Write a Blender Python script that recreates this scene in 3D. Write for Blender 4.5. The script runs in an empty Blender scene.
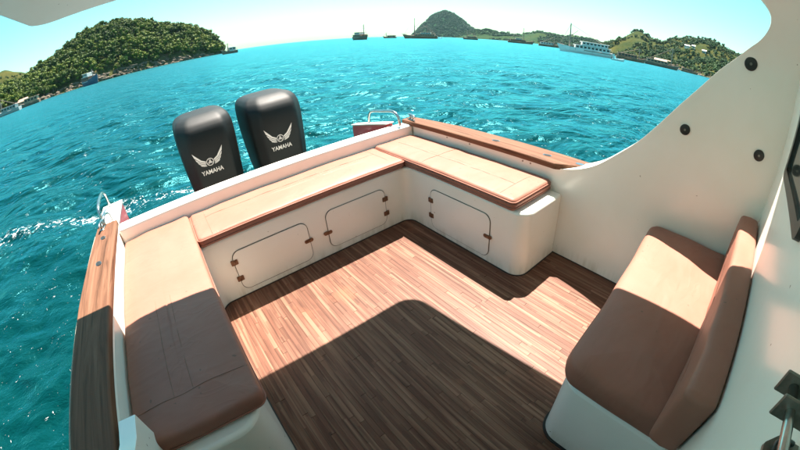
import bpy, bmesh, math, random
import numpy as np
from mathutils import Matrix, Vector, noise as mnoise

rad = math.radians
scene = bpy.context.scene
C = scene.collection

# ------------------------------------------------------------------ frames
# "boat frame": x to starboard side seen when looking aft, y aft, z up, origin on the cockpit sole.
# The little boat lies heeled a few degrees, so the boat frame is turned into the world (z = true up).
FLOOR_Z = 0.45                                  # sole above the water
BM = Matrix(((0.99730338, 0.00152099, -0.07337334),
             (0.0, 0.99978521, 0.02072504),
             (0.0733891, -0.02066915, 0.99708918)))
BOAT = Matrix.Translation((0, 0, FLOOR_Z)) @ BM.to_4x4()

# ------------------------------------------------------------------ camera
cam_d = bpy.data.cameras.new("camera")
cam = bpy.data.objects.new("camera", cam_d)
C.objects.link(cam)
scene.camera = cam
M = Matrix(((0.78816904, -0.61022588, -0.08008706),
            (0.37397509, 0.37150015, 0.84978248),
            (0.48880691, 0.69972281, -0.5210142)))     # right, up, forward in the boat frame
rot = Matrix((M[0], M[1], -M[2])).transposed()
cam.matrix_world = BOAT @ (Matrix.Translation((0.6858682, -0.33609921, 1.39964716)) @ rot.to_4x4())
cam_d.type = 'PANO'
cc = cam_d if hasattr(cam_d, 'panorama_type') else cam_d.cycles
cc.panorama_type = 'FISHEYE_LENS_POLYNOMIAL'           # an action camera's wide lens
cam_d.sensor_fit = 'HORIZONTAL'
cam_d.sensor_width = 36.0
cam_d.sensor_height = 36.0 * 9 / 16
cc.fisheye_fov = rad(200)
cc.fisheye_polynomial_k0 = 0.0
cc.fisheye_polynomial_k1 = -1.11334564 / 18.0
cc.fisheye_polynomial_k2 = 0.0
cc.fisheye_polynomial_k3 = 0.03333558 / 18.0 ** 3
cc.fisheye_polynomial_k4 = 0.0
cam_d.clip_start = 0.02
cam_d.clip_end = 60000

# ------------------------------------------------------------------ world, sun, exposure
SUN_ELEV, SUN_AZ = 66.7, 40.9
world = bpy.data.worlds.new("World")
scene.world = world
world.use_nodes = True
wn, wl = world.node_tree.nodes, world.node_tree.links
wn.clear()
wo = wn.new('ShaderNodeOutputWorld')
bg = wn.new('ShaderNodeBackground')
bg.inputs['Strength'].default_value = 0.076
sky = wn.new('ShaderNodeTexSky')
sky.sky_type = 'NISHITA'
sky.sun_disc = False
sky.sun_elevation = rad(SUN_ELEV)
sky.sun_rotation = rad(SUN_AZ)
sky.air_density = 1.0
sky.dust_density = 1.0
sky.ozone_density = 1.0
tint = wn.new('ShaderNodeMix'); tint.data_type = 'RGBA'; tint.blend_type = 'MULTIPLY'
tint.inputs['Factor'].default_value = 1.0
tint.inputs['B'].default_value = (0.58, 0.91, 0.68, 1)     # the photograph's cyan rendering of the sky
hs = wn.new('ShaderNodeHueSaturation'); hs.inputs['Saturation'].default_value = 1.3
wl.new(sky.outputs['Color'], hs.inputs['Color'])
wl.new(hs.outputs['Color'], tint.inputs['A'])
wl.new(tint.outputs['Result'], bg.inputs['Color'])
wl.new(bg.outputs['Background'], wo.inputs['Surface'])

sun_d = bpy.data.lights.new("sun", 'SUN')
sun = bpy.data.objects.new("sun", sun_d)
C.objects.link(sun)
sun_d.energy = 5.0
sun_d.angle = rad(0.5)
sun_d.color = (1.0, 0.90, 0.81)
sdir = Vector((math.sin(rad(SUN_AZ)) * math.cos(rad(SUN_ELEV)), math.cos(rad(SUN_AZ)) * math.cos(rad(SUN_ELEV)), math.sin(rad(SUN_ELEV))))
sun.rotation_euler = sdir.to_track_quat('Z', 'Y').to_euler()
sun.location = sdir * 50

vs = scene.view_settings
vs.view_transform = 'Standard'
vs.look = 'None'
vs.exposure = 2.08
vs.gamma = 1.0
vs.use_curve_mapping = False
scene.render.engine = 'CYCLES'
scene.cycles.max_bounces = 8
scene.cycles.diffuse_bounces = 5
scene.cycles.glossy_bounces = 4
scene.cycles.sample_clamp_indirect = 6.0
scene.cycles.use_denoising = True
scene.cycles.volume_bounces = 0

# ------------------------------------------------------------------ materials
def new_mat(name):
    m = bpy.data.materials.new(name)
    m.use_nodes = True
    nt = m.node_tree
    b = nt.nodes['Principled BSDF']
    return m, nt, b

def N(nt, t, **kw):
    n = nt.nodes.new(t)
    for k, v in kw.items():
        setattr(n, k, v)
    return n

def ramp(nt, fac, stops):
    r = nt.nodes.new('ShaderNodeValToRGB')
    e = r.color_ramp.elements
    while len(e) < len(stops):
        e.new(0.5)
    for el, (p, c) in zip(e, stops):
        el.position = p
        el.color = (*c, 1) if len(c) == 3 else c
    nt.links.new(fac, r.inputs['Fac'])
    return r.outputs['Color']

def noise(nt, vec, scale, detail=3, rough=0.55, dist=0.0):
    n = nt.nodes.new('ShaderNodeTexNoise')
    n.inputs['Scale'].default_value = scale
    n.inputs['Detail'].default_value = detail
    n.inputs['Roughness'].default_value = rough
    n.inputs['Distortion'].default_value = dist
    if vec is not None:
        nt.links.new(vec, n.inputs['Vector'])
    return n.outputs['Fac']

def mapping(nt, scale=(1, 1, 1), coord='Object'):
    tc = nt.nodes.new('ShaderNodeTexCoord')
    mp = nt.nodes.new('ShaderNodeMapping')
    mp.inputs['Scale'].default_value = scale
    nt.links.new(tc.outputs[coord], mp.inputs['Vector'])
    return mp.outputs['Vector']

def mixc(nt, fac, a, b, mode='MIX'):
    m = nt.nodes.new('ShaderNodeMix'); m.data_type = 'RGBA'; m.blend_type = mode
    for sock, v in (('Factor', fac), ('A', a), ('B', b)):
        if isinstance(v, (int, float)):
            m.inputs[sock].default_value = v
        elif isinstance(v, tuple):
            m.inputs[sock].default_value = (*v, 1)
        else:
            nt.links.new(v, m.inputs[sock])
    return m.outputs['Result']

def math_n(nt, op, a, b=None, c=None):
    m = nt.nodes.new('ShaderNodeMath'); m.operation = op
    for i, v in enumerate((a, b, c)):
        if v is None: continue
        if isinstance(v, (int, float)): m.inputs[i].default_value = v
        else: nt.links.new(v, m.inputs[i])
    return m.outputs[0]

def bump(nt, b, h, strength, dist=0.01, normal=None):
    n = nt.nodes.new('ShaderNodeBump')
    n.inputs['Strength'].default_value = strength
    n.inputs['Distance'].default_value = dist
    nt.links.new(h, n.inputs['Height'])
    if normal is not None: nt.links.new(normal, n.inputs['Normal'])
    if b is not None: nt.links.new(n.outputs['Normal'], b.inputs['Normal'])
    return n.outputs['Normal']

def simple(name, c1, c2=None, scale=6, rough=0.5, metal=0.0, bump_s=0.0, bump_scale=60, stretch=(1, 1, 1), coat=0.0, spec=None):
    m, nt, b = new_mat(name)
    v = mapping(nt, stretch)
    c2 = c2 or tuple(x * 0.8 for x in c1)
    f = noise(nt, v, scale, 4, 0.6)
    nt.links.new(ramp(nt, f, [(0.32, c2), (0.68, c1)]), b.inputs['Base Color'])
    b.inputs['Roughness'].default_value = rough
    b.inputs['Metallic'].default_value = metal
    b.inputs['Coat Weight'].default_value = coat
    if spec is not None: b.inputs['Specular IOR Level'].default_value = spec
    if bump_s:
        bump(nt, b, noise(nt, v, bump_scale, 3), bump_s, 0.004)
    return m

def mat_gelcoat():
    m, nt, b = new_mat('gelcoat')
    v = mapping(nt)
    f = noise(nt, v, 2.2, 5, 0.6)
    col = ramp(nt, f, [(0.3, (0.85, 0.805, 0.70)), (0.7, (0.90, 0.86, 0.775))])
    sp = noise(nt, v, 45, 2, 0.5)
    mask = ramp(nt, sp, [(0.765, (0, 0, 0)), (0.785, (1, 1, 1))])
    col = mixc(nt, mask, col, (0.33, 0.27, 0.2))
    # yellowish drip grime close above the sole
    sep = N(nt, 'ShaderNodeSeparateXYZ'); nt.links.new(v, sep.inputs[0])
    mr = N(nt, 'ShaderNodeMapRange'); mr.inputs['From Min'].default_value = 0.09; mr.inputs['From Max'].default_value = 0.0
    nt.links.new(sep.outputs['Z'], mr.inputs['Value'])
    streak = noise(nt, mapping(nt, (14, 14, 2.0)), 1.6, 4, 0.6)
    g = math_n(nt, 'MULTIPLY', mr.outputs[0], ramp(nt, streak, [(0.42, (0, 0, 0)), (0.7, (1, 1, 1))]))
    col = mixc(nt, math_n(nt, 'MULTIPLY', g, 0.55), col, (0.42, 0.36, 0.22))
    nt.links.new(col, b.inputs['Base Color'])
    b.inputs['Roughness'].default_value = 0.27
    b.inputs['Coat Weight'].default_value = 0.25
    b.inputs['Coat Roughness'].default_value = 0.12
    bump(nt, b, noise(nt, v, 7, 3), 0.06, 0.01)
    return m

def mat_vinyl():
    m, nt, b = new_mat('tan_vinyl')
    v = mapping(nt)
    f = noise(nt, v, 3.0, 5, 0.6)
    col = ramp(nt, f, [(0.3, (0.272, 0.118, 0.080)), (0.7, (0.318, 0.139, 0.098))])
    sp = ramp(nt, noise(nt, v, 34, 1, 0.4), [(0.77, (0, 0, 0)), (0.79, (1, 1, 1))])
    col = mixc(nt, math_n(nt, 'MULTIPLY', sp, 0.6), col, (0.12, 0.075, 0.05))
    nt.links.new(col, b.inputs['Base Color'])
    b.inputs['Roughness'].default_value = 0.5
    b.inputs['Specular IOR Level'].default_value = 0.24
    n1 = bump(nt, None, noise(nt, v, 420, 2), 0.09, 0.002)
    wr = noise(nt, mapping(nt, (1.0, 2.2, 1.0)), 4.5, 2, 0.4, 0.6)
    n2 = bump(nt, None, wr, 0.32, 0.02, n1)
    cn = noise(nt, mapping(nt, (2.6, 5.0, 2.6)), 1.7, 2, 0.5, 0.9)
    cd = math_n(nt, 'ABSOLUTE', math_n(nt, 'SUBTRACT', cn, 0.5))
    line = ramp(nt, cd, [(0.0, (1, 1, 1)), (0.035, (0, 0, 0))])
    msk = ramp(nt, noise(nt, v, 3.3, 2, 0.5), [(0.46, (0, 0, 0)), (0.62, (1, 1, 1))])
    bump(nt, b, math_n(nt, 'MULTIPLY', line, msk), 0.12, 0.005, n2)
    return m

def mat_stave():
    m, nt, b = new_mat('laminated_teak')
    oi = N(nt, 'ShaderNodeObjectInfo')
    geo = N(nt, 'ShaderNodeNewGeometry')
    off = N(nt, 'ShaderNodeCombineXYZ'); nt.links.new(math_n(nt, 'MULTIPLY', oi.outputs['Random'], 37.0), off.inputs['Z'])
    add = N(nt, 'ShaderNodeVectorMath', operation='ADD'); nt.links.new(geo.outputs['Position'], add.inputs[0]); nt.links.new(off.outputs[0], add.inputs[1])
    mp = N(nt, 'ShaderNodeMapping'); mp.inputs['Scale'].default_value = (70, 5, 1); nt.links.new(add.outputs[0], mp.inputs[0])
    grain = noise(nt, mp.outputs[0], 1.0, 4, 0.65, 0.4)
    mp2 = N(nt, 'ShaderNodeMapping'); mp2.inputs['Scale'].default_value = (52, 2.1, 1); nt.links.new(add.outputs[0], mp2.inputs[0])
    band = noise(nt, mp2.outputs[0], 1.0, 1, 0.3)
    base = ramp(nt, oi.outputs['Random'], [(0.0, (0.128, 0.054, 0.033)), (0.35, (0.142, 0.062, 0.038)), (0.7, (0.156, 0.070, 0.044)), (1.0, (0.174, 0.083, 0.054))])
    col = mixc(nt, ramp(nt, grain, [(0.3, (0, 0, 0)), (0.7, (1, 1, 1))]), base, (0.68, 0.63, 0.59), 'MULTIPLY')
    col = mixc(nt, ramp(nt, band, [(0.48, (0, 0, 0)), (0.66, (1, 1, 1))]), col, (0.205, 0.106, 0.066))
    sp_ = N(nt, 'ShaderNodeSeparateXYZ'); nt.links.new(geo.outputs['Position'], sp_.inputs[0])
    sx_ = math_n(nt, 'FLOOR', math_n(nt, 'MULTIPLY', sp_.outputs['X'], 78.0))
    wn1 = N(nt, 'ShaderNodeTexWhiteNoise', noise_dimensions='1D'); nt.links.new(sx_, wn1.inputs['W'])
    sy_ = math_n(nt, 'FLOOR', math_n(nt, 'MULTIPLY_ADD', sp_.outputs['Y'], 3.4, math_n(nt, 'MULTIPLY', wn1.outputs['Value'], 7.0)))
    cv_ = N(nt, 'ShaderNodeCombineXYZ'); nt.links.new(sx_, cv_.inputs['X']); nt.links.new(sy_, cv_.inputs['Y'])
    wn2 = N(nt, 'ShaderNodeTexWhiteNoise', noise_dimensions='2D'); nt.links.new(cv_.outputs[0], wn2.inputs['Vector'])
    col = mixc(nt, 1.0, col, ramp(nt, wn2.outputs['Value'], [(0.0, (0.76, 0.73, 0.71)), (0.5, (1.0, 1.0, 1.0)), (1.0, (1.22, 1.24, 1.26))]), 'MULTIPLY')
    wear = noise(nt, geo.outputs['Position'], 3.2, 4, 0.6)
    col = mixc(nt, ramp(nt, wear, [(0.63, (0, 0, 0)), (0.74, (0.7, 0.7, 0.7))]), col, (0.24, 0.095, 0.050))
    nt.links.new(col, b.inputs['Base Color'])
    b.inputs['Roughness'].default_value = 0.48
    b.inputs['Specular IOR Level'].default_value = 0.2
    bump(nt, b, grain, 0.22, 0.003)
    return m

def mat_rail():
    m, nt, b = new_mat('weathered_rail_wood')
    v = mapping(nt, (38, 1.6, 38))
    g = noise(nt, v, 1.0, 5, 0.65, 0.7)
    blot = noise(nt, mapping(nt, (5, 2.4, 5)), 1.0, 4, 0.6)
    col = ramp(nt, g, [(0.30, (0.050, 0.023, 0.012)), (0.47, (0.135, 0.064, 0.036)), (0.70, (0.200, 0.104, 0.062))])
    col = mixc(nt, ramp(nt, blot, [(0.45, (0, 0, 0)), (0.7, (0.8, 0.8, 0.8))]), col, (0.145, 0.064, 0.038))
    nt.links.new(col, b.inputs['Base Color'])
    b.inputs['Roughness'].default_value = 0.6
    b.inputs['Specular IOR Level'].default_value = 0.12
    bump(nt, b, g, 0.4, 0.006)
    return m

def mat_cowl():
    m, nt, b = new_mat('outboard_cowl_black')
    v = mapping(nt)
    nt.links.new(ramp(nt, noise(nt, v, 5, 4), [(0.35, (0.004, 0.006, 0.006)), (0.7, (0.008, 0.011, 0.0105))]), b.inputs['Base Color'])
    rr = N(nt, 'ShaderNodeMapRange'); rr.inputs['To Min'].default_value = 0.5; rr.inputs['To Max'].default_value = 0.62
    nt.links.new(noise(nt, v, 9, 4), rr.inputs['Value']); nt.links.new(rr.outputs[0], b.inputs['Roughness'])
    b.inputs['Specular IOR Level'].default_value = 0.3
    return m

def mat_leaf(name, dark, mid, light, pscale):
    m, nt, b = new_mat(name)
    geo = N(nt, 'ShaderNodeNewGeometry')
    tc = N(nt, 'ShaderNodeTexCoord')
    f = noise(nt, geo.outputs['Position'], pscale, 2, 0.5)
    f2 = math_n(nt, 'MULTIPLY_ADD', geo.outputs['Random Per Island'], 0.30, math_n(nt, 'SUBTRACT', f, 0.15))
    oi = N(nt, 'ShaderNodeObjectInfo')
    f3 = math_n(nt, 'MULTIPLY_ADD', oi.outputs['Random'], 0.14, math_n(nt, 'SUBTRACT', f2, 0.07))
    nt.links.new(ramp(nt, f3, [(0.3, dark), (0.5, mid), (0.72, light)]), b.inputs['Base Color'])
    b.inputs['Roughness'].default_value = 0.6
    b.inputs['Specular IOR Level'].default_value = 0.1
    return m

def mat_ground(name, a, bcol, c, s1):
    m, nt, b = new_mat(name)
    geo = N(nt, 'ShaderNodeNewGeometry')
    f = noise(nt, geo.outputs['Position'], s1, 6, 0.65)
    nt.links.new(ramp(nt, f, [(0.33, a), (0.5, bcol), (0.68, c)]), b.inputs['Base Color'])
    b.inputs['Roughness'].default_value = 0.9
    b.inputs['Specular IOR Level'].default_value = 0.05
    bump(nt, b, noise(nt, geo.outputs['Position'], s1 * 6, 5), 0.6, 2.0)
    return m

def mat_water():
    m, nt, b = new_mat('sea_water')
    geo = N(nt, 'ShaderNodeNewGeometry')
    P = geo.outputs['Position']
    big = noise(nt, P, 0.035, 4, 0.6)
    col = ramp(nt, big, [(0.3, (0.0003, 0.0195, 0.0192)), (0.7, (0.0006, 0.032, 0.0315))])
    # broken foam trailing across behind the stern
    sep = N(nt, 'ShaderNodeSeparateXYZ'); nt.links.new(P, sep.inputs[0])
    wob = noise(nt, P, 0.9, 3, 0.6)
    line = math_n(nt, 'ADD', math_n(nt, 'MULTIPLY_ADD', sep.outputs['X'], 0.20, sep.outputs['Y']), math_n(nt, 'MULTIPLY_ADD', wob, 1.1, -5.85))
    d = math_n(nt, 'ABSOLUTE', line)
    band = N(nt, 'ShaderNodeMapRange'); band.inputs['From Min'].default_value = 0.38; band.inputs['From Max'].default_value = 0.0
    nt.links.new(d, band.inputs['Value'])
    ex = N(nt, 'ShaderNodeMapRange'); ex.inputs['From Min'].default_value = 4.5; ex.inputs['From Max'].default_value = 1.0
    nt.links.new(sep.outputs['X'], ex.inputs['Value'])
    cells = noise(nt, P, 8.5, 4, 0.75, 1.4)
    fo = math_n(nt, 'MULTIPLY', math_n(nt, 'MULTIPLY', band.outputs[0], ex.outputs[0]), 0.135)
    fo = math_n(nt, 'ADD', fo, cells)
    foam = ramp(nt, fo, [(0.665, (0, 0, 0)), (0.73, (1, 1, 1))])
    patch = ramp(nt, noise(nt, P, 0.35, 3, 0.6), [(0.60, (0, 0, 0)), (0.72, (1, 1, 1))])
    fleck = math_n(nt, 'MULTIPLY', ramp(nt, noise(nt, P, 11, 3, 0.7, 1.0), [(0.70, (0, 0, 0)), (0.76, (1, 1, 1))]), patch)
    fleck = math_n(nt, 'MULTIPLY', fleck, 0.2)
    foam = math_n(nt, 'MAXIMUM', foam, fleck)
    col = mixc(nt, foam, col, (0.72, 0.75, 0.74))
    n0 = bump(nt, None, noise(nt, mapping(nt, (1.0, 1.4, 1.0)), 0.30, 4, 0.62, 0.4), 0.9, 0.75)
    n1 = bump(nt, None, noise(nt, mapping(nt, (1.0, 1.5, 1.0)), 2.2, 5, 0.65, 0.3), 0.85, 0.072, n0)
    n2 = bump(nt, None, noise(nt, P, 9.0, 4, 0.65, 0.2), 0.6, 0.010, n1)
    nt.nodes.remove(b)
    dif = N(nt, 'ShaderNodeBsdfDiffuse'); gl = N(nt, 'ShaderNodeBsdfGlossy'); fr = N(nt, 'ShaderNodeFresnel'); mx = N(nt, 'ShaderNodeMixShader')
    nt.links.new(col, dif.inputs['Color'])
    gl.inputs['Color'].default_value = (0.17, 0.74, 0.86, 1)
    gl.inputs['Roughness'].default_value = 0.23
    fr.inputs['IOR'].default_value = 1.36
    for q in (dif, gl, fr): nt.links.new(n2, q.inputs['Normal'])
    fac = math_n(nt, 'MULTIPLY', fr.outputs[0], math_n(nt, 'SUBTRACT', 1.0, foam))
    fac = math_n(nt, 'MINIMUM', fac, 0.72)
    nt.links.new(fac, mx.inputs[0]); nt.links.new(dif.outputs[0], mx.inputs[1]); nt.links.new(gl.outputs[0], mx.inputs[2])
    nt.links.new(mx.outputs[0], nt.nodes['Material Output'].inputs['Surface'])
    return m

GEL = mat_gelcoat()
VINYL = mat_vinyl()
STAVE = mat_stave()
RAIL = mat_rail()
COWL = mat_cowl()
SEAM = simple('seam_thread', (0.23, 0.115, 0.07), rough=0.7)
SEALANT = simple('black_sealant', (0.022, 0.018, 0.014), (0.012, 0.01, 0.009), rough=0.6, scale=30)
GROOVE = simple('grimy_hatch_gap', (0.16, 0.12, 0.08), (0.03, 0.023, 0.018), scale=12, rough=0.8)
RUSTY = simple('corroded_brass', (0.30, 0.17, 0.10), (0.11, 0.06, 0.035), scale=60, rough=0.45, metal=0.6, bump_s=0.3, bump_scale=150)
STEEL = simple('stainless_steel', (0.55, 0.54, 0.52), (0.40, 0.39, 0.37), scale=20, rough=0.22, metal=1.0)
TARNISH = simple('tarnished_steel', (0.34, 0.31, 0.26), (0.16, 0.14, 0.115), scale=40, rough=0.4, metal=0.8, bump_s=0.2)
BLACKP = simple('black_plastic', (0.030, 0.025, 0.019), (0.014, 0.012, 0.010), rough=0.35, scale=20)
DARKM = simple('dark_grey_casting', (0.03, 0.033, 0.035), rough=0.45)
RED = simple('red_gelcoat', (0.40, 0.018, 0.016), (0.33, 0.015, 0.014), scale=5, rough=0.3, coat=0.3)
WHITEP = simple('emblem_print', (0.74, 0.66, 0.60), (0.66, 0.58, 0.53), scale=30, rough=0.5)
GLASS = simple('dark_cabin_glass', (0.022, 0.034, 0.030), (0.016, 0.024, 0.022), rough=0.06, scale=3)
CABIN_IN = simple('cabin_lining', (0.46, 0.41, 0.34), rough=0.6)
SEA = mat_water()

# ------------------------------------------------------------------ mesh helpers
def link(o, parent=None):
    C.objects.link(o)
    if parent is not None:
        o.parent = parent
    return o

def mesh_obj(name, verts, faces, mat, parent=None, smooth=False, loc=None):
    me = bpy.data.meshes.new(name)
    if loc is not None:
        L = Vector(loc)
        verts = [Vector(v) - L for v in verts]
    me.from_pydata([tuple(v) for v in verts], [], faces)
    me.update()
    if mat: me.materials.append(mat)
    if smooth:
        me.polygons.foreach_set('use_smooth', [True] * len(me.polygons))
    o = bpy.data.objects.new(name, me)
    if loc is not None: o.location = loc
    return link(o, parent)

def np_obj(name, V, F, mat, parent=None, smooth=False):
    """fast numpy mesh; F is (n,3) or (n,4)"""
    me = bpy.data.meshes.new(name)
    V = np.asarray(V, dtype=np.float32); F = np.asarray(F, dtype=np.int32)
    k = F.shape[1]
    me.vertices.add(len(V)); me.vertices.foreach_set('co', V.ravel())
    me.loops.add(F.size); me.loops.foreach_set('vertex_index', F.ravel())
    me.polygons.add(len(F))
    me.polygons.foreach_set('loop_start', np.arange(0, F.size, k, dtype=np.int32))
    me.update(calc_edges=True)
    me.validate()
    if smooth: me.polygons.foreach_set('use_smooth', [True] * len(me.polygons))
    me.materials.append(mat)
    return link(bpy.data.objects.new(name, me), parent)

class MB:
    def __init__(s): s.v = []; s.f = []
    def add(s, v, f):
        n = len(s.v); s.v += [tuple(x) for x in v]; s.f += [tuple(i + n for i in q) for q in f]; return s
    def bm(s, b):
        b.verts.index_update()
        s.add([v.co.copy() for v in b.verts], [[v.index for v in f.verts] for f in b.faces]); b.free(); return s
    def box(s, x0, x1, y0, y1, z0, z1, r=0.0, seg=2, mat=None):
        b = bmesh.new()
        bmesh.ops.create_cube(b, size=1.0)
        for v in b.verts:
            v.co = Vector(((x0 + x1) / 2 + v.co.x * (x1 - x0), (y0 + y1) / 2 + v.co.y * (y1 - y0), (z0 + z1) / 2 + v.co.z * (z1 - z0)))
        if r > 0:
            bmesh.ops.bevel(b, geom=b.edges[:], offset=r, segments=seg, profile=0.5, affect='EDGES')
        if mat is not None:
            bmesh.ops.transform(b, matrix=mat, verts=b.verts[:])
        return s.bm(b)
    def tube(s, pts, r, n=8, closed=False, caps=True):
        pts = [Vector(p) for p in pts]; m = len(pts)
        rs = r if isinstance(r, (list, tuple)) else [r] * m
        V = []; F = []
        up = Vector((0.013, 0.021, 1)).normalized()
        for i, p in enumerate(pts):
            a = pts[i - 1] if (i > 0 or closed) else p
            c = pts[(i + 1) % m] if (i < m - 1 or closed) else p
            t = (c - a).normalized()
            x = t.cross(up)
            if x.length < 1e-3: x = t.cross(Vector((1, 0, 0)))
            x.normalize(); y = x.cross(t)
            for k in range(n):
                an = 2 * math.pi * k / n
                V.append(p + (x * math.cos(an) + y * math.sin(an)) * rs[i])
        for i in range(m if closed else m - 1):
            j = (i + 1) % m
            for k in range(n):
                F.append((i * n + k, i * n + (k + 1) % n, j * n + (k + 1) % n, j * n + k))
        if caps and not closed:
            F.append(tuple(range(n - 1, -1, -1))); F.append(tuple(range((m - 1) * n, m * n)))
        return s.add(V, F)
    def disc(s, c, axis, r, h, n=20, dome=0.0):
        """short round cap: c = base centre, axis = outward direction"""
        a = Vector(axis).normalized(); x = a.orthogonal().normalized(); y = a.cross(x); c = Vector(c)
        V = []; F = []
        prof = [(r, 0), (r, h * 0.6), (r * 0.86, h), (r * 0.4, h + dome)]
        for rr, hh in prof:
            for k in range(n):
                an = 2 * math.pi * k / n
                V.append(c + a * hh + (x * math.cos(an) + y * math.sin(an)) * rr)
        for i in range(len(prof) - 1):
            for k in range(n):
                F.append((i * n + k, i * n + (k + 1) % n, (i + 1) * n + (k + 1) % n, (i + 1) * n + k))
        F.append(tuple(range((len(prof) - 1) * n, len(prof) * n)))
        return s.add(V, F)
    def build(s, name, mat, parent=None, smooth=False, loc=None):
        return mesh_obj(name, s.v, s.f, mat, parent, smooth, loc)

def autosmooth(o, ang=40):
    me = o.data
    me.polygons.foreach_set('use_smooth', [True] * len(me.polygons))
    bm_ = bmesh.new(); bm_.from_mesh(me)
    for e in bm_.edges:
        e.smooth = len(e.link_faces) == 2 and e.calc_face_angle(0) < rad(ang)
    bm_.to_mesh(me); bm_.free()
    return o

def bevel_mod(o, w, seg=3, ang=35):
    m = o.modifiers.new('edge', 'BEVEL'); m.width = w; m.segments = seg; m.limit_method = 'ANGLE'; m.angle_limit = rad(ang)
    return o

def fillet(pts, n=7):
    """pts: (x, y, r) corner list of a closed outline -> rounded outline"""
    out = []; m = len(pts)
    for i in range(m):
        p = Vector(pts[i][:2]); r = pts[i][2]
        a = (Vector(pts[i - 1][:2]) - p).normalized(); b = (Vector(pts[(i + 1) % m][:2]) - p).normalized()
        if r <= 0:
            out.append((p.x, p.y)); continue
        half = math.acos(max(-1, min(1, a.dot(b)))) / 2
        d = r / math.tan(half)
        c = p + (a + b).normalized() * (r / math.sin(half))
        s = p + a * d - c; e = p + b * d - c
        a0 = math.atan2(s.y, s.x); a1 = math.atan2(e.y, e.x)
        da = (a1 - a0 + math.pi) % (2 * math.pi) - math.pi
        for k in range(n + 1):
            an = a0 + da * k / n
            out.append((c.x + r * math.cos(an), c.y + r * math.sin(an)))
    return out

def extrude(outline, h0, h1, mapf):
    n = len(outline)
    V = [mapf(x, y, h0) for x, y in outline] + [mapf(x, y, h1) for x, y in outline]
    F = [tuple(range(n - 1, -1, -1)), tuple(range(n, 2 * n))]
    for i in range(n):
        j = (i + 1) % n
        F.append((i, j, n + j, n + i))
    return V, F

def prism(outline, h0, h1, mapf=lambda x, y, h: (x, y, h)):
    mb = MB(); V, F = extrude(outline, h0, h1, mapf); mb.add(V, F); return mb

def fix_normals(o):
    b = bmesh.new(); b.from_mesh(o.data); bmesh.ops.recalc_face_normals(b, faces=b.faces[:]); b.to_mesh(o.data); b.free(); return o

def tag(o, label, cat=None, group=None, kind=None):
    if label: o['label'] = label
    if cat: o['category'] = cat
    if group: o['group'] = group
    if kind: o['kind'] = kind
    return o

def empty(name, loc=(0, 0, 0), rz=0.0):
    o = bpy.data.objects.new(name, None); o.empty_display_size = 0.2
    o.location = loc; o.rotation_euler = (0, 0, rz)
    return link(o)

def copy_tree(o, parent=None):
    c = o.copy(); C.objects.link(c)
    if parent is not None: c.parent = parent
    for ch in list(o.children): copy_tree(ch, c)
    return c

# ================================================================== THE SETTING
CAMW = cam.matrix_world.translation.copy()
rng = random.Random(7)
nrng = np.random.default_rng(11)

# ---- the sea: a disc to the horizon, real waves near the boat
def build_sea():
    rs = [0.02]; r = 0.6
    while r < 70:
        rs.append(r); r += max(0.05, r * 0.0125)
    while r < 8000:
        rs.append(r); r *= 1.12
    rs.append(8000.0)
    rs = np.array(rs); na = 720
    th = np.arange(na) * 2 * math.pi / na
    X = 1.2 + rs[:, None] * np.cos(th)[None, :]
    Y = 1.5 + rs[:, None] * np.sin(th)[None, :]
    Z = np.zeros_like(X)
    cell = np.maximum(rs * 2 * math.pi / na, np.gradient(rs))[:, None]
    for i in range(60):
        lam = math.exp(nrng.uniform(math.log(0.3), math.log(3.2)))
        a = rad(250) + nrng.normal(0, 0.62)
        k = 2 * math.pi / lam
        amp = 0.0050 * lam ** 0.9
        fade = np.clip((lam / cell - 3) / 4, 0, 1)
        ph = k * (X * math.cos(a) + Y * math.sin(a)) + nrng.uniform(0, 6.28)
        Z += amp * fade * (np.sin(ph) + 0.25 * np.sin(2 * ph + 1.2))
    nr = len(rs)
    V = np.stack([X, Y, Z], -1).reshape(-1, 3)
    i = np.arange(nr - 1)[:, None] * na; j = np.arange(na)[None, :]; j2 = (j + 1) % na
    F = np.stack([i + j, i + na + j, i + na + j2, i + j2], -1).reshape(-1, 4)
    o = np_obj('sea', V, F, SEA, smooth=True)
    o['kind'] = 'structure'
    tag(o, 'turquoise choppy sea with foam trailing behind the stern')
build_sea()

# ---- hills
def lerp(tab, x):
    xs = [t[0] for t in tab]; ys = [t[1] for t in tab]
    return float(np.interp(x, xs, ys))

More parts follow.
